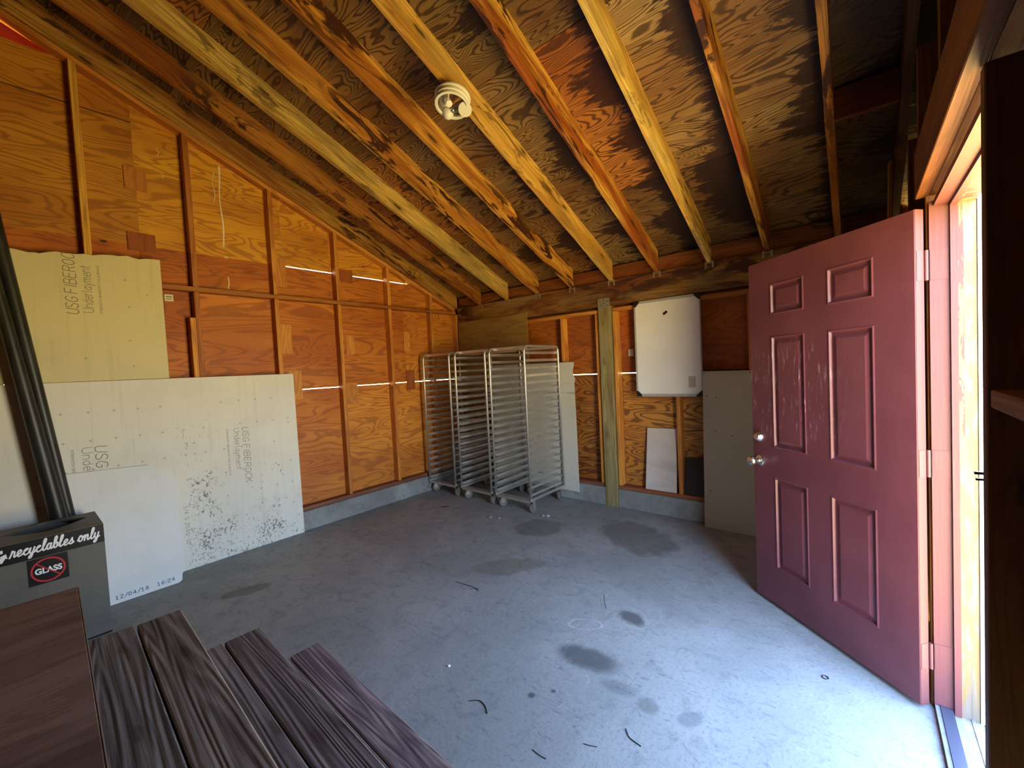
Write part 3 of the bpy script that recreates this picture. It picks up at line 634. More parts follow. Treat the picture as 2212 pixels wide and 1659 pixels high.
# rafters
RX = [0.0700, 0.5254, 0.9869, 1.4484, 1.9099, 2.3730, 2.8390, 3.3020, 3.7400, 4.190, 4.498]
RM = [(M_RAFT, (.62, .55, .45)), (M_RAFT, (.55, .38, .25)), (M_RAFT_PALE, (.80, .78, .62)), (M_RAFT, (.85, .75, .60)), (M_RAFT, (.98, .92, .75)), (M_RAFT_PALE, (1.05, .93, .62)),
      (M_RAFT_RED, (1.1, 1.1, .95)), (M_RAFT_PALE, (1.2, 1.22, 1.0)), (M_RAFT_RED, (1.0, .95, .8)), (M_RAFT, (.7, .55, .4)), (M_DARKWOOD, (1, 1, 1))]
RL = ['rafter directly above the left wall plate, dark and stained', 'dark brown rafter, second from the left wall', 'greyish green weathered rafter left of the orange ones',
      'orange brown rafter, the second one left of the ceiling lamp', 'golden rafter immediately left of the ceiling lamp', 'olive yellow rafter that the ceiling lamp touches',
      'rafter with a pale lower edge and reddish heartwood face, right of the ceiling lamp', 'very pale rough edged rafter in front of the reddish roof sheet', 'narrow looking orange rafter left of the unlit roof bay',
      'dim rafter seen edge on at the start of the black roof bay', 'unlit rafter over the doorway wall at far right']
for i, x in enumerate(RX):
    m, tt = RM[i]
    y0, y1 = -0.112, YF + .02
    o = board('rafter', (x + .019, y0, rake(y0)), (x + .019, y1, rake(y1)), 0.038, 0.183, m, up=(0, ST, CT), shear=TB, tint=tt, cy=(.5, .5), wob=0.006)
    tag(o, RL[i], 'rafter', 'roof rafters')
    if 0 < i < 10:      # joist hanger tabs on the beam face
        bm = bmesh.new()
        for sx in (-1, 1):
            xa = x + .019 + sx * .021; xb = xa + sx * .016
            box(bm, min(xa, xb), max(xa, xb), -0.1125, -0.1110, 2.288, 2.345)
        box(bm, x - .003, x + .041, -0.118, -0.1110, 2.325, 2.333)
        setw(link('rafter_hanger', bm, M_STEEL, beam), Matrix())
tag(xbox('blocking', 4.230, 4.496, -1.10, -1.062, 2.765, 2.93, M_RAW, tint=(.28, .14, .09)), 'short block nailed between two rafters in the dark roof bay', 'block')

# right wall framing
GR = 'studs of the doorway wall'
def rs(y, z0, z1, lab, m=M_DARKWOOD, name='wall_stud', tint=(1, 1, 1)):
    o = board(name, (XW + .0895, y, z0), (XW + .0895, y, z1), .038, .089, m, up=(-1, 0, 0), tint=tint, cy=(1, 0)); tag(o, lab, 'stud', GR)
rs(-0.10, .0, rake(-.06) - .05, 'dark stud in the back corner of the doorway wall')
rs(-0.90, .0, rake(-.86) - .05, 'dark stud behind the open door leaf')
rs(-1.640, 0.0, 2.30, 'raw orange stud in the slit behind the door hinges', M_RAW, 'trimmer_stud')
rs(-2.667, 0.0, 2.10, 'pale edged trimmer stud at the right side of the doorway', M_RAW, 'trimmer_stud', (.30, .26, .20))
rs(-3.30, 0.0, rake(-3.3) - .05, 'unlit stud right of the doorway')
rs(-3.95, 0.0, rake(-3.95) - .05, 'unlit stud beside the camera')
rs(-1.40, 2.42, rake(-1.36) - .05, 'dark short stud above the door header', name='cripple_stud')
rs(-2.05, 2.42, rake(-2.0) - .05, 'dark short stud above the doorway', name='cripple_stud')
tag(ybox('door_header', XW - .03, XW + .01, -2.95, -1.66, 2.105, 2.29, M_DARKWOOD, tint=(1.6, 1.4, 1.2)), 'dark wooden header board above the doorway', 'board')
tag(ybox('door_lintel', XW + .011, XW + .09, -2.95, -1.66, 2.105, 2.41, M_RAW), 'raw yellow lintel whose underside catches the daylight above the doorway', 'board')
tag(ybox('wooden_ledge', XW + .0, XW + .088, -3.26, -2.746, 1.366, 1.404, M_RAW, tint=(.45, .42, .35)), 'short wooden ledge between studs right of the doorway', 'ledge')
pl = board('loose_plank', (4.44, -0.52, 0.0), (4.482, -0.66, 2.60), .14, .018, M_RAW, up=(-1, 0, 0), tint=(.75, .8, .6), cy=(.5, .5))
tag(pl, 'upright pale plank standing in the dark corner behind the open door', 'plank')

# ---------------------------------------------------------------- door frame (setting)
t1 = tag(empty('trim_1'), kind='structure')
link('jamb', bx(4.537, 4.664, -1.699, -1.679, 0.0, 2.078), M_JAMB, t1)
link('door_stop', bx(4.594, 4.614, -1.712, -1.699, 0.0, 2.058), M_JAMB, t1)
link('worn_edge', bx(4.614, 4.664, -1.703, -1.699, 0.0, 2.058), M_WORN, t1)
link('peeling_strip', bx(4.6135, 4.630, -1.7045, -1.703, 1.15, 2.04), M_PEEL, t1)
link('outer_casing', bx(4.666, 4.690, -1.708, -1.60, 0.0, 2.12), M_CASING, t1)
t2 = tag(empty('trim_2'), kind='structure')
link('jamb', bx(4.545, 4.664, -2.664, -2.650, 0.0, 2.078), M_JAMB, t2)
link('outer_casing', bx(4.666, 4.690, -2.76, -2.655, 0.0, 2.12), M_CASING, t2)
bm = bmesh.new(); box(bm, 4.538, 4.566, -2.6495, -2.647, 1.15, 1.24); box(bm, 4.520, 4.545, -2.6490, -2.640, 1.200, 1.206); box(bm, 4.522, 4.545, -2.6490, -2.642, 1.186, 1.191)
link('strike_plate', bm, M_BLACKP, t2)
t3 = tag(empty('trim_3'), kind='structure')
link('jamb', bx(4.550, 4.664, -2.650, -1.699, 2.058, 2.078), M_JAMB, t3)
link('door_stop', bx(4.594, 4.614, -2.650, -1.712, 2.046, 2.058), M_JAMB, t3)
link('peeling_head', bx(4.616, 4.664, -2.650, -1.703, 2.050, 2.058), M_PEEL, t3)
t5 = tag(empty('trim_5'), kind='structure')      # threshold
M_SILLW = m_jamb('sill_paint', (0.22, 0.23, 0.23), (0.17, 0.165, 0.15), 0.6, 0.5, 0.6)
link('threshold_edge', bx(4.538, 4.552, -2.650, -1.700, 0.0, 0.020), M_SILLW, t5)
link('threshold_strip', bx(4.553, 4.590, -2.650, -1.700, 0.0, 0.024), flat('threshold_metal', (0.10, 0.12, 0.17), .35, .6), t5)
bm = bmesh.new(); box(bm, 4.592, 4.86, -2.75, -1.60, -0.03, 0.006)
for k in range(6): box(bm, 4.64 + .035 * k, 4.652 + .035 * k, -2.75, -1.60, 0.006, 0.010)
link('grooved_sill', bm, M_SILLW, t5)

# ---------------------------------------------------------------- door leaf
hx, hy, ang = 4.4919, -1.7384, 0.8587
dv = Vector((-math.sin(ang), math.cos(ang), 0)); nv = Vector((-.653, -.757, 0)).normalized()
# local frame: X from hinge to latch edge, Y = into the leaf thickness (away from the camera), Z up
door = tag(empty('door_1'), kind='structure'); door['label'] = 'maroon six panel door standing open at the right'
DM = Matrix(((dv.x, -nv.x, 0, hx), (dv.y, -nv.y, 0, hy), (0, 0, 1, 0.02), (0, 0, 0, 1)))
door.matrix_world = DM
def leaf():
    bm = bmesh.new(); W_, H_ = 0.912, 2.03
    cols = [(0.163, 0.388), (0.522, 0.748)]; rows = [(0.222, 0.767), (0.943, 1.590), (1.713, 1.889)]
    xs = [0, .163, .388, .522, .748, W_]; zs = [0, .222, .767, .943, 1.590, 1.713, 1.889, H_]
    for side, y, sg in (('f', 0.0, -1), ('b', 0.044, 1)):
        vv = {(i, j): bm.verts.new((x, y, z)) for i, x in enumerate(xs) for j, z in enumerate(zs)}
        pan = []
        for i in range(len(xs) - 1):
            for j in range(len(zs) - 1):
                f = bm.faces.new((vv[i, j], vv[i + 1, j], vv[i + 1, j + 1], vv[i, j + 1]) if side == 'f' else (vv[i, j], vv[i, j + 1], vv[i + 1, j + 1], vv[i + 1, j]))
                if i in (1, 3) and j in (1, 3, 5): pan.append(f)
        bm.normal_update()
        for th, dp in ((.004, .003), (.004, 0), (.006, -.013), (.010, 0), (.020, .009), (.001, 0)):
            bmesh.ops.inset_individual(bm, faces=pan, thickness=th, depth=dp, use_even_offset=True)
        if side == 'f': F0 = vv
        else: F1 = vv
    n, mz = len(xs) - 1, len(zs) - 1
    for i in range(n):
        bm.faces.new((F0[i, 0], F1[i, 0], F1[i + 1, 0], F0[i + 1, 0])); bm.faces.new((F0[i, mz], F0[i + 1, mz], F1[i + 1, mz], F1[i, mz]))
    for j in range(mz):
        bm.faces.new((F0[0, j], F0[0, j + 1], F1[0, j + 1], F1[0, j])); bm.faces.new((F0[n, j], F1[n, j], F1[n, j + 1], F0[n, j + 1]))
    return bm
lf = link('door_leaf', leaf(), M_DOOR, door)
lf.modifiers.new('edge_bevel', 'BEVEL').width = 0.0015
link('leaf_edge_strip', bx(-0.0012, 0.0, 0.002, 0.042, 0.0, 2.03), M_EDGE, door)
def knob_obj(name, prof, z, y0=0.0):
    bm = bmesh.new(); lathe(bm, prof, 28, Matrix.Translation((0.855, y0, z)) @ Matrix.Rotation(math.pi / 2, 4, 'X'))
    return link(name, bm, M_CHROME, door, smooth=False)
knob_obj('deadbolt', [(.001, .030), (.016, .030), (.020, .026), (.030, .008), (.031, .0)][::-1], 0.991)
ro = knob_obj('door_knob_rose', [(.033, 0), (.033, .004), (.028, .009), (.012, .012)], 0.846)
knob_obj('door_knob', [(.013, .011), (.013, .030), (.018, .036), (.026, .046), (.028, .060), (.025, .072), (.012, .077), (.001, .078)], 0.846)
for z0, z1 in ((1.768, 1.887), (.974, 1.084), (.172, .279)):
    bm = bmesh.new(); box(bm, -0.0028, -0.0013, 0.006, 0.040, z0 - .02, z1 - .02)
    h = link('hinge', bm, M_JAMB, door)
    bm = bmesh.new(); tube(bm, [(-0.006, 0.047, z0 - .02), (-0.006, 0.047, z1 - .02)], .0065, 12); link('hinge_knuckle', bm, M_JAMB, h)
    tag(link('hinge_plate', bx(4.539, 4.590, -1.7008, -1.6992, z0, z1), M_JAMB, t1))

# ---------------------------------------------------------------- fibre cement panels on the left wall
top = [(-4.30, 2.43), (-4.008, 2.434), (-3.975, 2.428), (-3.946, 2.422), (-3.92, 2.426), (-3.895, 2.424), (-3.86, 2.438), (-3.82, 2.450), (-3.78, 2.446), (-3.722, 2.449), (-3.68, 2.458), (-3.641, 2.455),
       (-3.59, 2.468), (-3.543, 2.474), (-3.50, 2.473), (-3.455, 2.483), (-3.43, 2.474), (-3.39, 2.468), (-3.35, 2.479), (-3.30, 2.482), (-3.266, 2.482)]
P1 = link('fibre_panel', prism([(0.110, y, z) for y, z in [(-4.30, 1.558), (-3.266, 1.558)] + top[::-1]], (0.012, 0, 0)), M_FIB_TOP)
tag(P1, 'yellowish fibre board panel with a torn top edge, leaning above the larger grey panel', 'panel')
P2 = link('fibre_panel', prism([(0.112, y, z) for y, z in [(-4.60, 0), (-2.322, 0.002), (-2.327, 1.552), (-4.60, 1.557)]], (0.013, 0, 0)), M_FIB)
tag(P2, 'large light grey fibre board panel with mildew spots standing against the left wall', 'panel')
def p3x(z): return .317 - .203 * z
poly3 = [(-3.735, 0), (-3.345, 0.0), (-3.325, .012), (-3.318, .06), (-3.30, .075), (-3.293, .25), (-3.296, .53), (-3.284, .777), (-3.36, .84), (-3.438, .900), (-3.62, .912), (-3.873, .925), (-3.849, .685), (-3.825, .60), (-3.735, .60)]
P3 = link('fibre_panel', prism([(p3x(z), y, z) for y, z in poly3], (0.0115, 0, 0.0023)), M_FIB_FRONT)
tag(P3, 'smaller whitish fibre panel with clipped corners leaning in front of the large grey one', 'panel')
M_RIM = flat('board_broken_edge', (0.20, 0.19, 0.16), 0.9)
for o in (P1, P2, P3):
    o.data.materials.append(M_RIM)
    for p in o.data.polygons:
        if abs(p.normal.x) < 0.8: p.material_index = 1
e = .0006
X1 = .122 + e; X2 = .125 + e
stroke_text('printed_lettering', 'USG', .060, .0048, M_INK, onwall(X1, -3.735, 2.030, math.pi / 2), P1, slant=.12, length=.125)
stroke_text('printed_lettering', 'FIBEROC', .060, .0048, M_INK, onwall(X1, -3.735, 2.172, math.pi / 2), P1, slant=.12, length=.283)
stroke_text('printed_lettering', 'Underlayment', .052, .0036, M_INK, onwall(X1, -3.660, 2.045, math.pi / 2), P1, length=.335)
font_text('printed_lettering', 'STRENGTH BENEATH THE SURFACE', .021, M_INK, onwall(X1, -3.613, 2.04, math.pi / 2), P1, length=.345)
stroke_text('printed_lettering', 'USG', .048, .0038, M_INK, onwall(X2, -2.790, 1.097, -math.pi / 2), P2, slant=.12, length=.135)
stroke_text('printed_lettering', 'FIBEROCK', .048, .0038, M_INK, onwall(X2, -2.790, .945, -math.pi / 2), P2, slant=.12, length=.348)
stroke_text('printed_lettering', 'Underlayment', .042, .0030, M_INK, onwall(X2, -2.855, 1.097, -math.pi / 2), P2, length=.37)
font_text('printed_lettering', 'STRENGTH BENEATH THE SURFACE', .019, M_INK, onwall(X2, -2.912, 1.10, -math.pi / 2), P2, length=.40)
stroke_text('printed_lettering', 'USG', .060, .0046, M_INK, onwall(X2, -3.715, 1.092, -math.pi / 2), P2, slant=.1, length=.165)
stroke_text('printed_lettering', 'Under', .050, .0034, M_INK, onwall(X2, -3.780, 1.090, -math.pi / 2), P2, length=.20)
font_text('printed_lettering', 'STRENGTH BEN', .021, M_INK, onwall(X2, -3.835, 1.088, -math.pi / 2), P2, length=.17)
for w_, z_, l_ in (('1/4', .52, .07), ('5', .425, .02), ('2040', .385, .11), ('10', .25, .045)): stroke_text('printed_lettering', w_, .026, .0026, M_INK, onwall(X2, -3.240, z_, -math.pi / 2), P2, length=l_)
Pt = frame((p3x(.026) + .0135, -3.695, .030), (0, 1, 0), Y=(-.199, 0, .98))
stroke_text('printed_date', '12/04/18', .024, .0036, M_INKBLUE, Pt, P3, length=.185)
stroke_text('printed_time', '16:24', .024, .0036, M_INKBLUE, Pt @ Matrix.Translation((.225, 0, 0)), P3, length=.110)
def plus(parent, x, yy, zz, r, w, first=[None]):
    if first[0] is None:
        bm = bmesh.new(); ribbon(bm, [(-r, 0), (r, 0)], w); ribbon(bm, [(0, -r), (0, r)], w); o = link('printed_cross', bm, M_INK, parent); first[0] = o
    else: o = first[0].copy(); COL.objects.link(o); o.parent = parent
    o.matrix_world = frame((x, yy, zz), (0, 1, 0), Y=(0, 0, 1))
for yy in [-4.0 + .133 * i for i in range(13)]:
    for zz in [.12 + .203 * j for j in range(7)]:
        if random.random() < .8: plus(P2, X2, yy, zz, .010, .0022)
for yy, zz in ((-3.48, 2.30), (-3.47, 2.10), (-3.48, 1.85), (-3.72, 1.72), (-3.47, 1.66), (-3.36, 2.2)): plus(P1, X1, yy, zz, .011, .0024)

# ---------------------------------------------------------------- things along the back wall
o = link('plywood_panel', prism([(0.12, -0.124, 1.20), (1.30, -0.124, 1.20), (1.30, -0.124, 2.149), (0.12, -0.124, 2.151)], (0, 0.011, 0)), M_PLY_PALE); tag(o, 'smooth olive brown plywood panel standing behind the racks in the corner', 'panel')
poly = [(.70, .095), (1.922, .10), (1.921, .80), (1.915, 1.30), (1.925, 1.33), (1.925, 1.36), (1.900, 1.42), (1.905, 1.46), (1.918, 1.50), (1.918, 1.534), (.70, 1.546)]
o = link('fibre_panel', prism([(x, -0.139, z) for x, z in poly], (0, 0.012, 0)), M_BACKSHEET); tag(o, 'spotted light grey sheet standing behind the racks, notched right edge', 'panel')
wbd = tag(empty('whiteboard', (2.930, -0.104, 1.623)), 'white dry erase board with black corners hanging on the back wall', 'whiteboard')
def wbox(name, m, x0, x1, y0, y1, z0, z1): return link(name, bx(x0, x1, y0, y1, z0, z1), m, wbd)
c = .050; hw, hh = .307, .462
poly = [(-hw + c, -hh), (hw - c, -hh), (hw, -hh + c), (hw, hh - c), (hw - c, hh), (-hw + c, hh), (-hw, hh - c), (-hw, -hh + c)]
link('writing_surface', prism([(x * .97, -0.013, z * .98) for x, z in poly], (0, .010, 0)), M_WHITEBOARD, wbd)
for nm, a in (('frame_rail', (-hw + c, hw - c, -.020, .004, -hh, -hh + .024)), ('frame_rail', (-hw + c, hw - c, -.020, .004, hh - .024, hh)), ('frame_rail', (-hw, -hw + .016, -.020, .004, -hh + c, hh - c)), ('frame_rail', (hw - .010, hw, -.020, .004, -hh + c, hh - c))):
    wbox(nm, M_FRAME, *a)
for sx in (-1, 1):
    for sz in (-1, 1):
        link('corner_cap', prism([(sx * (hw - c - .004), -.021, sz * hh), (sx * hw, -.021, sz * hh), (sx * hw, -.021, sz * (hh - c - .004)), (sx * (hw - .012), -.021, sz * (hh - c - .004)), (sx * (hw - c - .004), -.021, sz * (hh - .012))], (0, .024, 0)), M_BLACKP, wbd)
o = link('worn_sticker', bx(.186, .248, -.0136, -.0131, -.378, -.276), m_board('sticker_residue', (0.45, 0.40, 0.36), smear=.8), wbd)
mg = link('magnetic_eraser', bx(-.022, .022, -.006, .0, -.011, .011), M_BLACKP, bevel=.002); mg.location = (2.926, -.1178, 1.946); mg.rotation_euler = (0, -.62, 0)
tag(mg, 'small black magnet stuck high on the whiteboard', 'magnet')
o = link('tan_panel', prism([(3.236, -.190, 0.0), (3.640, -.188, 0.0), (3.632, -.128, 1.383), (3.241, -.128, 1.386)], (0, .012, 0)), M_TAN); tag(o, 'tall tan painted board leaning between whiteboard and open door', 'panel')
for x, z in ((3.256, 1.37), (3.615, 1.368), (3.27, 1.17), (3.35, 1.155), (3.34, .86), (3.47, .83), (3.29, .33)):
    bm = bmesh.new(); tube(bm, [(x, -.128 - .0448 * (1.386 - z), z), (x, -.1305 - .0448 * (1.386 - z), z)], .005, 8); link('screw_hole', bm, M_BLACKP, o)
o = link('pale_board', prism([(2.658, -.080, .232), (2.959, -.080, .232), (2.966, -.030, .843), (2.677, -.030, .838)], (0, .012, 0)), M_LIGHTWOOD); tag(o, 'small pale marbled board propped on the sill below the whiteboard', 'board')
o = link('dark_board', prism([(3.030, -.070, .232), (3.30, -.070, .232), (3.31, -.030, .572), (3.040, -.030, .575)], (0, .012, 0)), M_DARKPANEL); tag(o, 'small dark brown board on the sill, left of the tan panel', 'board')

# ---------------------------------------------------------------- baking racks
RW, RD, RH_ = 0.50, 0.615, 1.72
def arch(x):
    pts = [(x, -RD / 2, .135)]; r = .055
    for q in range(7): t = math.pi - math.pi / 2 * q / 6; pts.append((x, -RD / 2 + r + r * math.cos(t), RH_ - r + r * math.sin(t)))
    for q in range(7): t = math.pi / 2 - math.pi / 2 * q / 6; pts.append((x, RD / 2 - r + r * math.cos(t), RH_ - r + r * math.sin(t)))
    pts.append((x, RD / 2, .135)); return pts
LEV = [1.638 - .0768 * i for i in range(20)]
def make_rack():
    t = empty('baking_rack')
    for sx in (-1, 1):
        bm = bmesh.new(); tube(bm, arch(sx * (RW / 2 - .0125)), .0125, 10); link('side_frame', bm, M_ALU, t, smooth=True)
    for sy in (-1, 1):
        bm = bmesh.new(); box(bm, -RW / 2 + .012, RW / 2 - .012, sy * (RD / 2 - .058) - .002, sy * (RD / 2 - .058) + .002, RH_ - .026, RH_ + .004)
        box(bm, -RW / 2 + .012, RW / 2 - .012, sy * (RD / 2 - .058) - .014, sy * (RD / 2 - .058) + .014, RH_ + .001, RH_ + .005); link('top_bar', bm, M_ALU, t)
    for sx in (-1, 1):
        bm = bmesh.new(); box(bm, sx * (RW / 2 - .0125) - .012, sx * (RW / 2 - .0125) + .012, -RD / 2 - .01, RD / 2 + .01, .135, .160); link('base_rail', bm, M_ALU, t, bevel=.002)
    for sy in (-1, 1):
        bm = bmesh.new(); box(bm, -RW / 2 + .024, RW / 2 - .024, sy * (RD / 2 - .03) - .035, sy * (RD / 2 - .03) + .035, .136, .142); box(bm, -RW / 2 + .024, RW / 2 - .024, sy * (RD / 2 + .006) - .002, sy * (RD / 2 + .006) + .002, .118, .142)
        link('base_plate', bm, M_ALU, t)
    for z in LEV:
        for sx in (-1, 1):
            xo = sx * (RW / 2 - .027)
            bm = bmesh.new(); box(bm, min(xo, xo - sx * .002), max(xo, xo - sx * .002), -RD / 2 + .002, RD / 2 - .002, z - .002, z + .024)
            box(bm, min(xo, xo - sx * .030), max(xo, xo - sx * .030), -RD / 2 + .002, RD / 2 - .002, z - .002, z)
            link('slide', bm, M_ALU, t)
    bm = bmesh.new(); tube(bm, [(-RW / 2 + .02, -RD / 2 + .01, .945), (RW / 2 - .02, -RD / 2 + .01, .945)], .003, 8); link('cross_rod', bm, M_ALU, t)
    bm = bmesh.new(); box(bm, -RW / 2 + .03, -RW / 2 + .065, -RD / 2 + .0545, -RD / 2 + .0555, RH_ - .022, RH_ - .002); link('label_sticker', bm, M_PAPER, t)
    for sx in (-1, 1):
        for sy in (-1, 1):
            cx, cy = sx * (RW / 2 - .045), sy * (RD / 2 - .055)
            ct = empty('caster', (cx, cy, 0)); ct.parent = t; ct.rotation_euler = (0, 0, .25 * sx + .15 * sy)
            bm = bmesh.new(); box(bm, -.028, .028, -.03, .03, .126, .1355); box(bm, -.024, -.021, -.02, .028, .045, .126); box(bm, .021, .024, -.02, .028, .045, .126)
            tube(bm, [(-.027, .012, .05), (.027, .012, .05)], .007, 10); link('fork', bm, M_STEEL, ct)
            bm = bmesh.new(); lathe(bm, [(.046, -.014), (.05, -.010), (.05, .010), (.046, .014)], 24, Matrix.Translation((0, .012, .05)) @ Matrix.Rotation(math.pi / 2, 4, 'Y')); link('wheel', bm, M_WHEEL, ct)
    return t
def copy_tree(o, parent=None):
    c_ = o.copy(); COL.objects.link(c_); c_.parent = parent
    for ch in o.children: copy_tree(ch, c_)
    return c_
rk1 = make_rack()
places = [(0.375, 'leftmost aluminium tray rack on casters, nearest the left wall'), (0.955, 'middle one of the three aluminium tray racks'), (1.498, 'rightmost aluminium tray rack with its side ladder facing the door')]
for i, (x, lab) in enumerate(places):
    r = rk1 if i == 0 else copy_tree(rk1)
    r.location = (x, -0.4610, 0.0)
    tag(r, lab, 'rack', 'aluminium tray racks in the corner')

# ---------------------------------------------------------------- recycling bin
B0x, B1x, B0y, B1y, BH = 0.325, 0.738, -4.36, -3.760, 0.675
bn = tag(empty('recycling_bin', ((B0x + B1x) / 2, (B0y + B1y) / 2, 0)), 'dark grey recycling box with a slot in the lid, at the left edge', 'bin')
o_ = Vector(((B0x + B1x) / 2, (B0y + B1y) / 2, 0))
def bl(x0, x1, y0, y1, z0, z1): return bx(x0 - o_.x, x1 - o_.x, y0 - o_.y, y1 - o_.y, z0, z1)
bm = bmesh.new()
cx, cy = .480, -3.985
inner = []; outer = []; N = 32
for k in range(N):
    t = 2 * math.pi * k / N
    yy = .175 * math.cos(t); xx = .130 * (1 - abs(math.cos(t)) ** 1.5) * (1 if math.sin(t) >= 0 else -1)
    inner.append((cx + xx - .09 * (yy), cy + yy))
corn = [(B1x, B1y), (B0x, B1y), (B0x, B0y), (B1x, B0y)]
def onrect(px, py):
    dx, dy = px - cx, py - cy; s = 1e9
    for lim, d_, c0 in ((B1x, dx, cx), (B0x, dx, cx)):
        if d_ * (lim - c0) > 1e-9: s = min(s, (lim - c0) / d_)
    for lim, d_, c0 in ((B1y, dy, cy), (B0y, dy, cy)):
        if d_ * (lim - c0) > 1e-9: s = min(s, (lim - c0) / d_)
    return (cx + dx * s, cy + dy * s)
for k in range(N):
    t = 2 * math.pi * k / N; outer.append(onrect(cx + math.sin(t) * .3, cy + math.cos(t) * .3))
for cpt in corn:    # snap nearest outer sample to each corner
    j = min(range(N), key=lambda q: (outer[q][0] - cpt[0]) ** 2 + (outer[q][1] - cpt[1]) ** 2); outer[j] = cpt
A = [bm.verts.new((x - o_.x, y - o_.y, BH)) for x, y in inner]; B = [bm.verts.new((x - o_.x, y - o_.y, BH)) for x, y in outer]; D = [bm.verts.new((x - o_.x, y - o_.y, BH - .012)) for x, y in inner]
for k in range(N):
    q = (k + 1) % N; bm.faces.new((A[k], B[k], B[q], A[q])); bm.faces.new((A[k], A[q], D[q], D[k]))
link('lid', bm, M_BIN, bn)
bm = bmesh.new(); w = .006
for a in ((B0x, B0x + w, B0y, B1y), (B1x - w, B1x, B0y, B1y), (B0x + w, B1x - w, B0y, B0y + w), (B0x + w, B1x - w, B1y - w, B1y)): box(bm, a[0] - o_.x, a[1] - o_.x, a[2] - o_.y, a[3] - o_.y, 0, BH - .0005)
box(bm, B0x - o_.x, B1x - o_.x, B0y - o_.y, B1y - o_.y, 0, .006); link('box_body', bm, M_BIN, bn)
bm = bl(B0x + .02, B1x - .02, B0y + .02, B1y - .02, .30, .56)
bmesh.ops.subdivide_edges(bm, edges=bm.edges, cuts=6, use_grid_fill=True)
for v in bm.verts: v.co.z += random.uniform(-.03, .03) if v.co.z > .5 else 0
link('bin_liner', bm, M_BAG, bn, smooth=True)
bd = link('black_band', bl(B1x, B1x + .0006, B0y, B1y, .565, .672), M_BLACKV, bn)
XB = B1x + .0012
cursive('white_lettering', 'recyclables only', .033, .0072, M_WHITE, onwall(XB, -4.133, .600), bn, .350)
bm = bmesh.new()       # recycling arrows, partly out of view
for k in range(3):
    bm = bmesh.new(); a0 = math.radians(90 + 120 * k); c_, s_ = math.cos(a0), math.sin(a0)
    def rot(u, v): return (-.0 + u * c_ - v * s_, u * s_ + v * c_, 0)
    bm.faces.new([bm.verts.new(rot(*p)) for p in ((.016, -.024), (.034, -.024), (.034, .004), (.016, .004))])
    bm.faces.new([bm.verts.new(rot(*p)) for p in ((.008, .004), (.042, .004), (.025, .026))])
    setw(link('recycling_arrow', bm, M_WHITE, bn), onwall(XB, -4.178, .618))

st = link('no_glass_sticker', bl(B1x, B1x + .0006, -4.075, -3.918, .411, .561), M_BLACKV, bn)
bm = bmesh.new(); N = 40
for k in range(N):
    a, b = 2 * math.pi * k / N, 2 * math.pi * (k + 1) / N
    bm.faces.new([bm.verts.new((r * math.cos(t), r * math.sin(t), 0)) for r, t in ((.060, a), (.068, a), (.068, b), (.060, b))])
ribbon(bm, [(-.045, .045), (.045, -.045)], .006, .0006)
setw(link('red_prohibition_ring', bm, M_REDV, st), onwall(XB, -3.997, .486))
font_text('white_word', 'GLASS', .044, M_WHITE, onwall(XB - .0003, -4.049, .470), st, length=.105, offset=.0016)

# black poles behind the bin
def pole(name, a, b, r0, r1, lab):
    bm = bmesh.new(); a, b = Vector(a), Vector(b); n = 12
    tube(bm, [a + (b - a) * i / n for i in range(n + 1)], r0, 20, r1); o = link(name, bm, M_PIPE, smooth=True); tag(o, lab, 'pole', 'black poles behind the bin'); return o
pole('black_pole', (.2185, -3.800, .0), (.1500, -4.140, 3.15), .025, .042, 'black pole leaning against the wall, the right one of the pair behind the bin')
pole('black_pole', (.2765, -3.845, .0), (.208, -4.136, 2.55), .048, .027, 'black pole leaning in front, the left one of the pair behind the bin')

# ---------------------------------------------------------------- wooden steps
stp = tag(empty('wooden_steps', (2.235, -3.17, 0), -0.036), 'dark weathered wooden steps of plank treads in the foreground', 'steps')
def tread(y1, w, z, x0=0.0, L=1.62, m=M_STEP, nm='tread_board', t=.038, tint=(1, 1, 1)):
    bm = bmesh.new(); box(bm, 0, L, 0, w, 0, t); o = link(nm, bm, m, stp, bevel=.004); o.location = (x0, y1 - w, z - t); o.color = tint + (1,); return o
tread(0.0, .134, .19, -.005, tint=(1.15, 1.0, 1.1)); tread(-.140, .134, .19, -.005)
tread(-.250, .134, .39, -.010, tint=(1.0, .95, .95)); tread(-.391, .134, .39, -.012)
tread(-.515, .134, .59, -.035, tint=(1.0, .98, .9)); tread(-.656, .134, .59, -.045, tint=(.8, .85, .85))
M_TOPB = plywood('brown_plywood', (0.34, 0.225, 0.165), (0.11, 0.060, 0.042), (0.22, 0.135, 0.095), 'Y', 9, 0.30, 0.25, stain=0.25, rough=0.75)
tread(-.792, .62, .79, -.075, 1.62, M_TOPB, 'top_panel', .020)
te = link('splintered_edge', bx(-.075, 1.545, -.7925, -.790, .771, .7895), flat('worn_wood_edge', (0.42, 0.36, 0.28), 0.8), stp)
for x in (.06, .80, 1.52):
    poly = [(-1.40, 0), (-.02, 0), (-.02, .150), (-.262, .150), (-.262, .350), (-.53, .350), (-.53, .550), (-.80, .550), (-.80, .768), (-1.40, .768)]
    link('stringer', prism([(x, y, z) for y, z in poly], (.038, 0, 0)), M_STEP, stp)
for y, z0, z1 in ((-.275, .152, .348), (-.545, .352, .548), (-.815, .552, .768)):
    o = link('riser', bx(0.0, 1.60, y - .018, y - .002, z0, z1), M_STEP, stp)

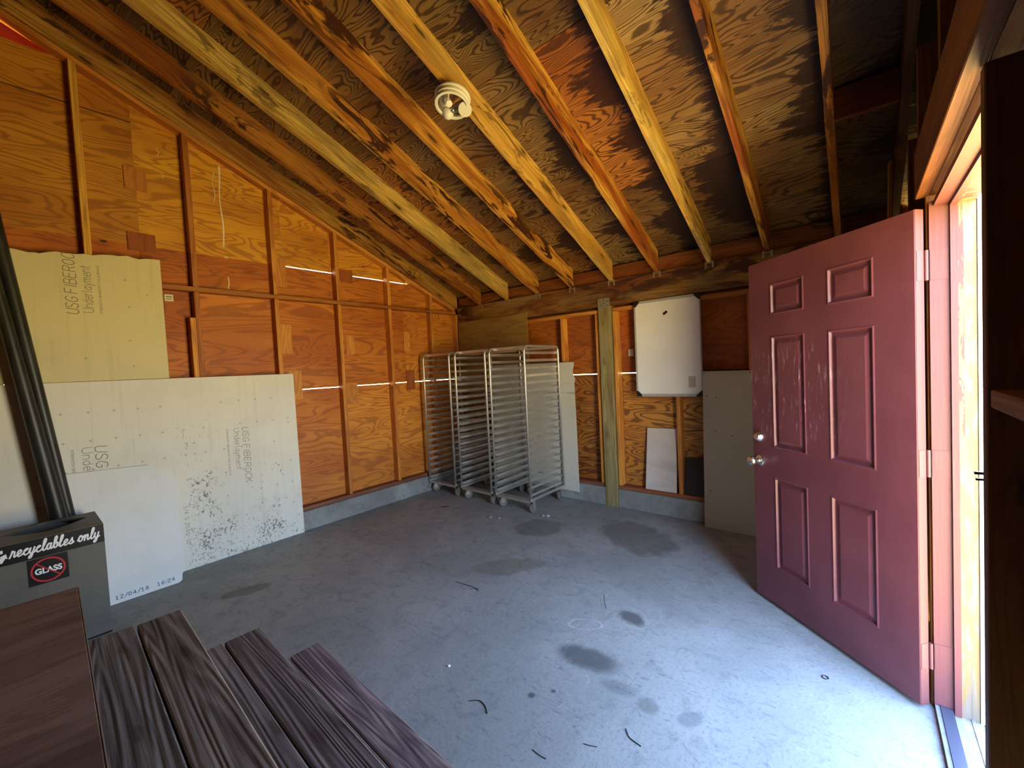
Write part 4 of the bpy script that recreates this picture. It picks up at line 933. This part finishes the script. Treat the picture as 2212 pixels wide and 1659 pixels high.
# ---------------------------------------------------------------- ceiling lamp
ax = Vector((0.06, -0.22, -0.97)).normalized(); base = Vector((2.396, -2.212, 3.158))
LM = frame(base, (1, 0, 0.06), ax)
lp = tag(empty('ceiling_lamp'), 'round white ceiling lamp with an open reflector between two rafters', 'lamp'); lp.matrix_world = LM
def lobj(name, prof, m, n=40, M=Matrix(), par=None):
    bm = bmesh.new(); lathe(bm, prof, n, M); return link(name, bm, m, par or lp, smooth=False)
bm = bmesh.new(); prof = [(.088, -.045), (.112, -.045), (.112, -.035), (.104, -.033), (.104, -.022), (.110, -.020), (.110, -.008), (.102, -.006), (.102, .004), (.106, .006), (.106, .016), (.092, .018), (.088, .010)]
n = 48; rings = [[bm.verts.new((r * math.cos(2 * math.pi * k / n), r * math.sin(2 * math.pi * k / n), h)) for k in range(n)] for r, h in prof]
for a, b in zip(rings, rings[1:] + rings[:1]):
    for k in range(n): bm.faces.new((a[k], a[(k + 1) % n], b[(k + 1) % n], b[k]))
link('lamp_ring', bm, M_LAMPW, lp)
lobj('reflector_bowl', [(.003, -.044), (.06, -.040), (.082, -.015), (.090, .011), (.086, .011), (.078, -.010), (.055, -.032), (.003, -.036)][::1], M_REFL)
lobj('socket', [(.020, -.034), (.020, .012), (.014, .014)], M_LAMPW, 20, Matrix.Translation((-.012, .018, 0)) @ Matrix.Rotation(.5, 4, 'Y'))
lobj('pull_chain_post', [(.006, -.03), (.005, .02)], M_LAMPW, 10, Matrix.Translation((.012, .045, 0)))
lobj('cover_disc', [(.040, 0), (.042, .003), (.040, .006)], M_LAMPW, 32, Matrix.Translation((.052, -.062, .022)) @ Matrix.Rotation(-.5, 4, 'X') @ Matrix.Rotation(.45, 4, 'Y'))
bm = bmesh.new(); bmesh.ops.create_uvsphere(bm, u_segments=24, v_segments=14, radius=.034); 
for v in bm.verts: v.co.z *= 1.1
o = link('bulb', bm, M_BULB, lp, smooth=True); o.location = (-.070, -.028, .008)
bm = bmesh.new(); bmesh.ops.create_uvsphere(bm, u_segments=18, v_segments=10, radius=.017); o = link('clip_knob', bm, M_REFL, lp, smooth=True); o.location = (-.030, -.030, .004)
mp = board('mounting_block', (2.32, -2.215, rake(-2.215) - .052), (2.47, -2.215, rake(-2.215) - .052), .09, .046, M_RAFT, up=(0, ST, CT), cy=(.5, .5), parent=None)
tag(mp, 'short wooden block fixed to a rafter, holding the ceiling lamp', 'block')

# ---------------------------------------------------------------- litter on the floor
def twig(pts, r, lab):
    bm = bmesh.new(); P_ = catmull([(x, y) for x, y in pts], 4); tube(bm, [(p.x, p.y, r) for p in P_], r, 6); tag(link('twig', bm, M_TWIG), lab, 'twig', 'twigs and needles on the concrete floor')
twig([(2.086, -2.129), (2.17, -2.12), (2.25, -2.11), (2.302, -2.125)], 0.0020, 'dark twig in the middle of the floor, farthest from the steps')
twig([(2.937, -2.826), (2.97, -2.80), (3.01, -2.805), (3.048, -2.83)], 0.0022, 'curved dark twig near the muddy mark, in front of the lowest step')
twig([(3.56, -2.545), (3.59, -2.575), (3.641, -2.584)], 0.0018, 'twig lying towards the doorway threshold')
twig([(3.309, -2.849), (3.345, -2.852), (3.375, -2.849)], 0.0015, 'straight twig at the lower centre edge of the picture')
twig([(3.455, -2.708), (3.48, -2.70), (3.506, -2.688)], 0.0015, 'short twig left of the one lying towards the threshold')
twig([(3.104, -1.822), (3.06, -1.76), (3.021, -1.69)], 0.0009, 'thin pine needle beside the dark oily spot')
twig([(2.24, -2.14), (2.29, -2.10)], 0.0013, 'tiny forked twig touching the farthest one')
twig([(0.60, -1.32), (0.66, -1.20), (0.70, -1.10)], 0.0010, 'thin needle on the floor near the left curb')
def pebble(x, y, r, lab, m=M_STONE):
    bm = bmesh.new(); bmesh.ops.create_icosphere(bm, subdivisions=2, radius=r)
    for v in bm.verts: v.co *= random.uniform(.8, 1.15); v.co.z *= .55
    o = link('concrete_crumb', bm, m); o.location = (x, y, r * .45); tag(o, lab, 'crumb', 'crumbs of concrete near the racks')
pebble(1.86, -.74, .020, 'grey crumb of concrete right of the front rack caster, the left of two')
pebble(1.90, -.72, .024, 'grey crumb of concrete right of the front rack caster, the right of two')
pebble(1.42, -1.05, .018, 'grey crumb of concrete lying alone in front of the racks')
pebble(1.52, -1.03, .014, 'small grey crumb of concrete in front of the rightmost rack')
pebble(2.690, -2.733, .008, 'white paper scrap on the floor beside the lowest step', M_WHITE)
bm = bmesh.new(); n = 20
pts = [(4.175 + .012 * math.cos(2 * math.pi * k / n), -1.748 - .25 + .25 + .012 * math.sin(2 * math.pi * k / n), .002) for k in range(n + 1)]
tube(bm, pts, .0022, 6, caps=False); tag(link('metal_ring', bm, M_BLACKP), 'tiny metal ring on the floor in front of the open door', 'ring')
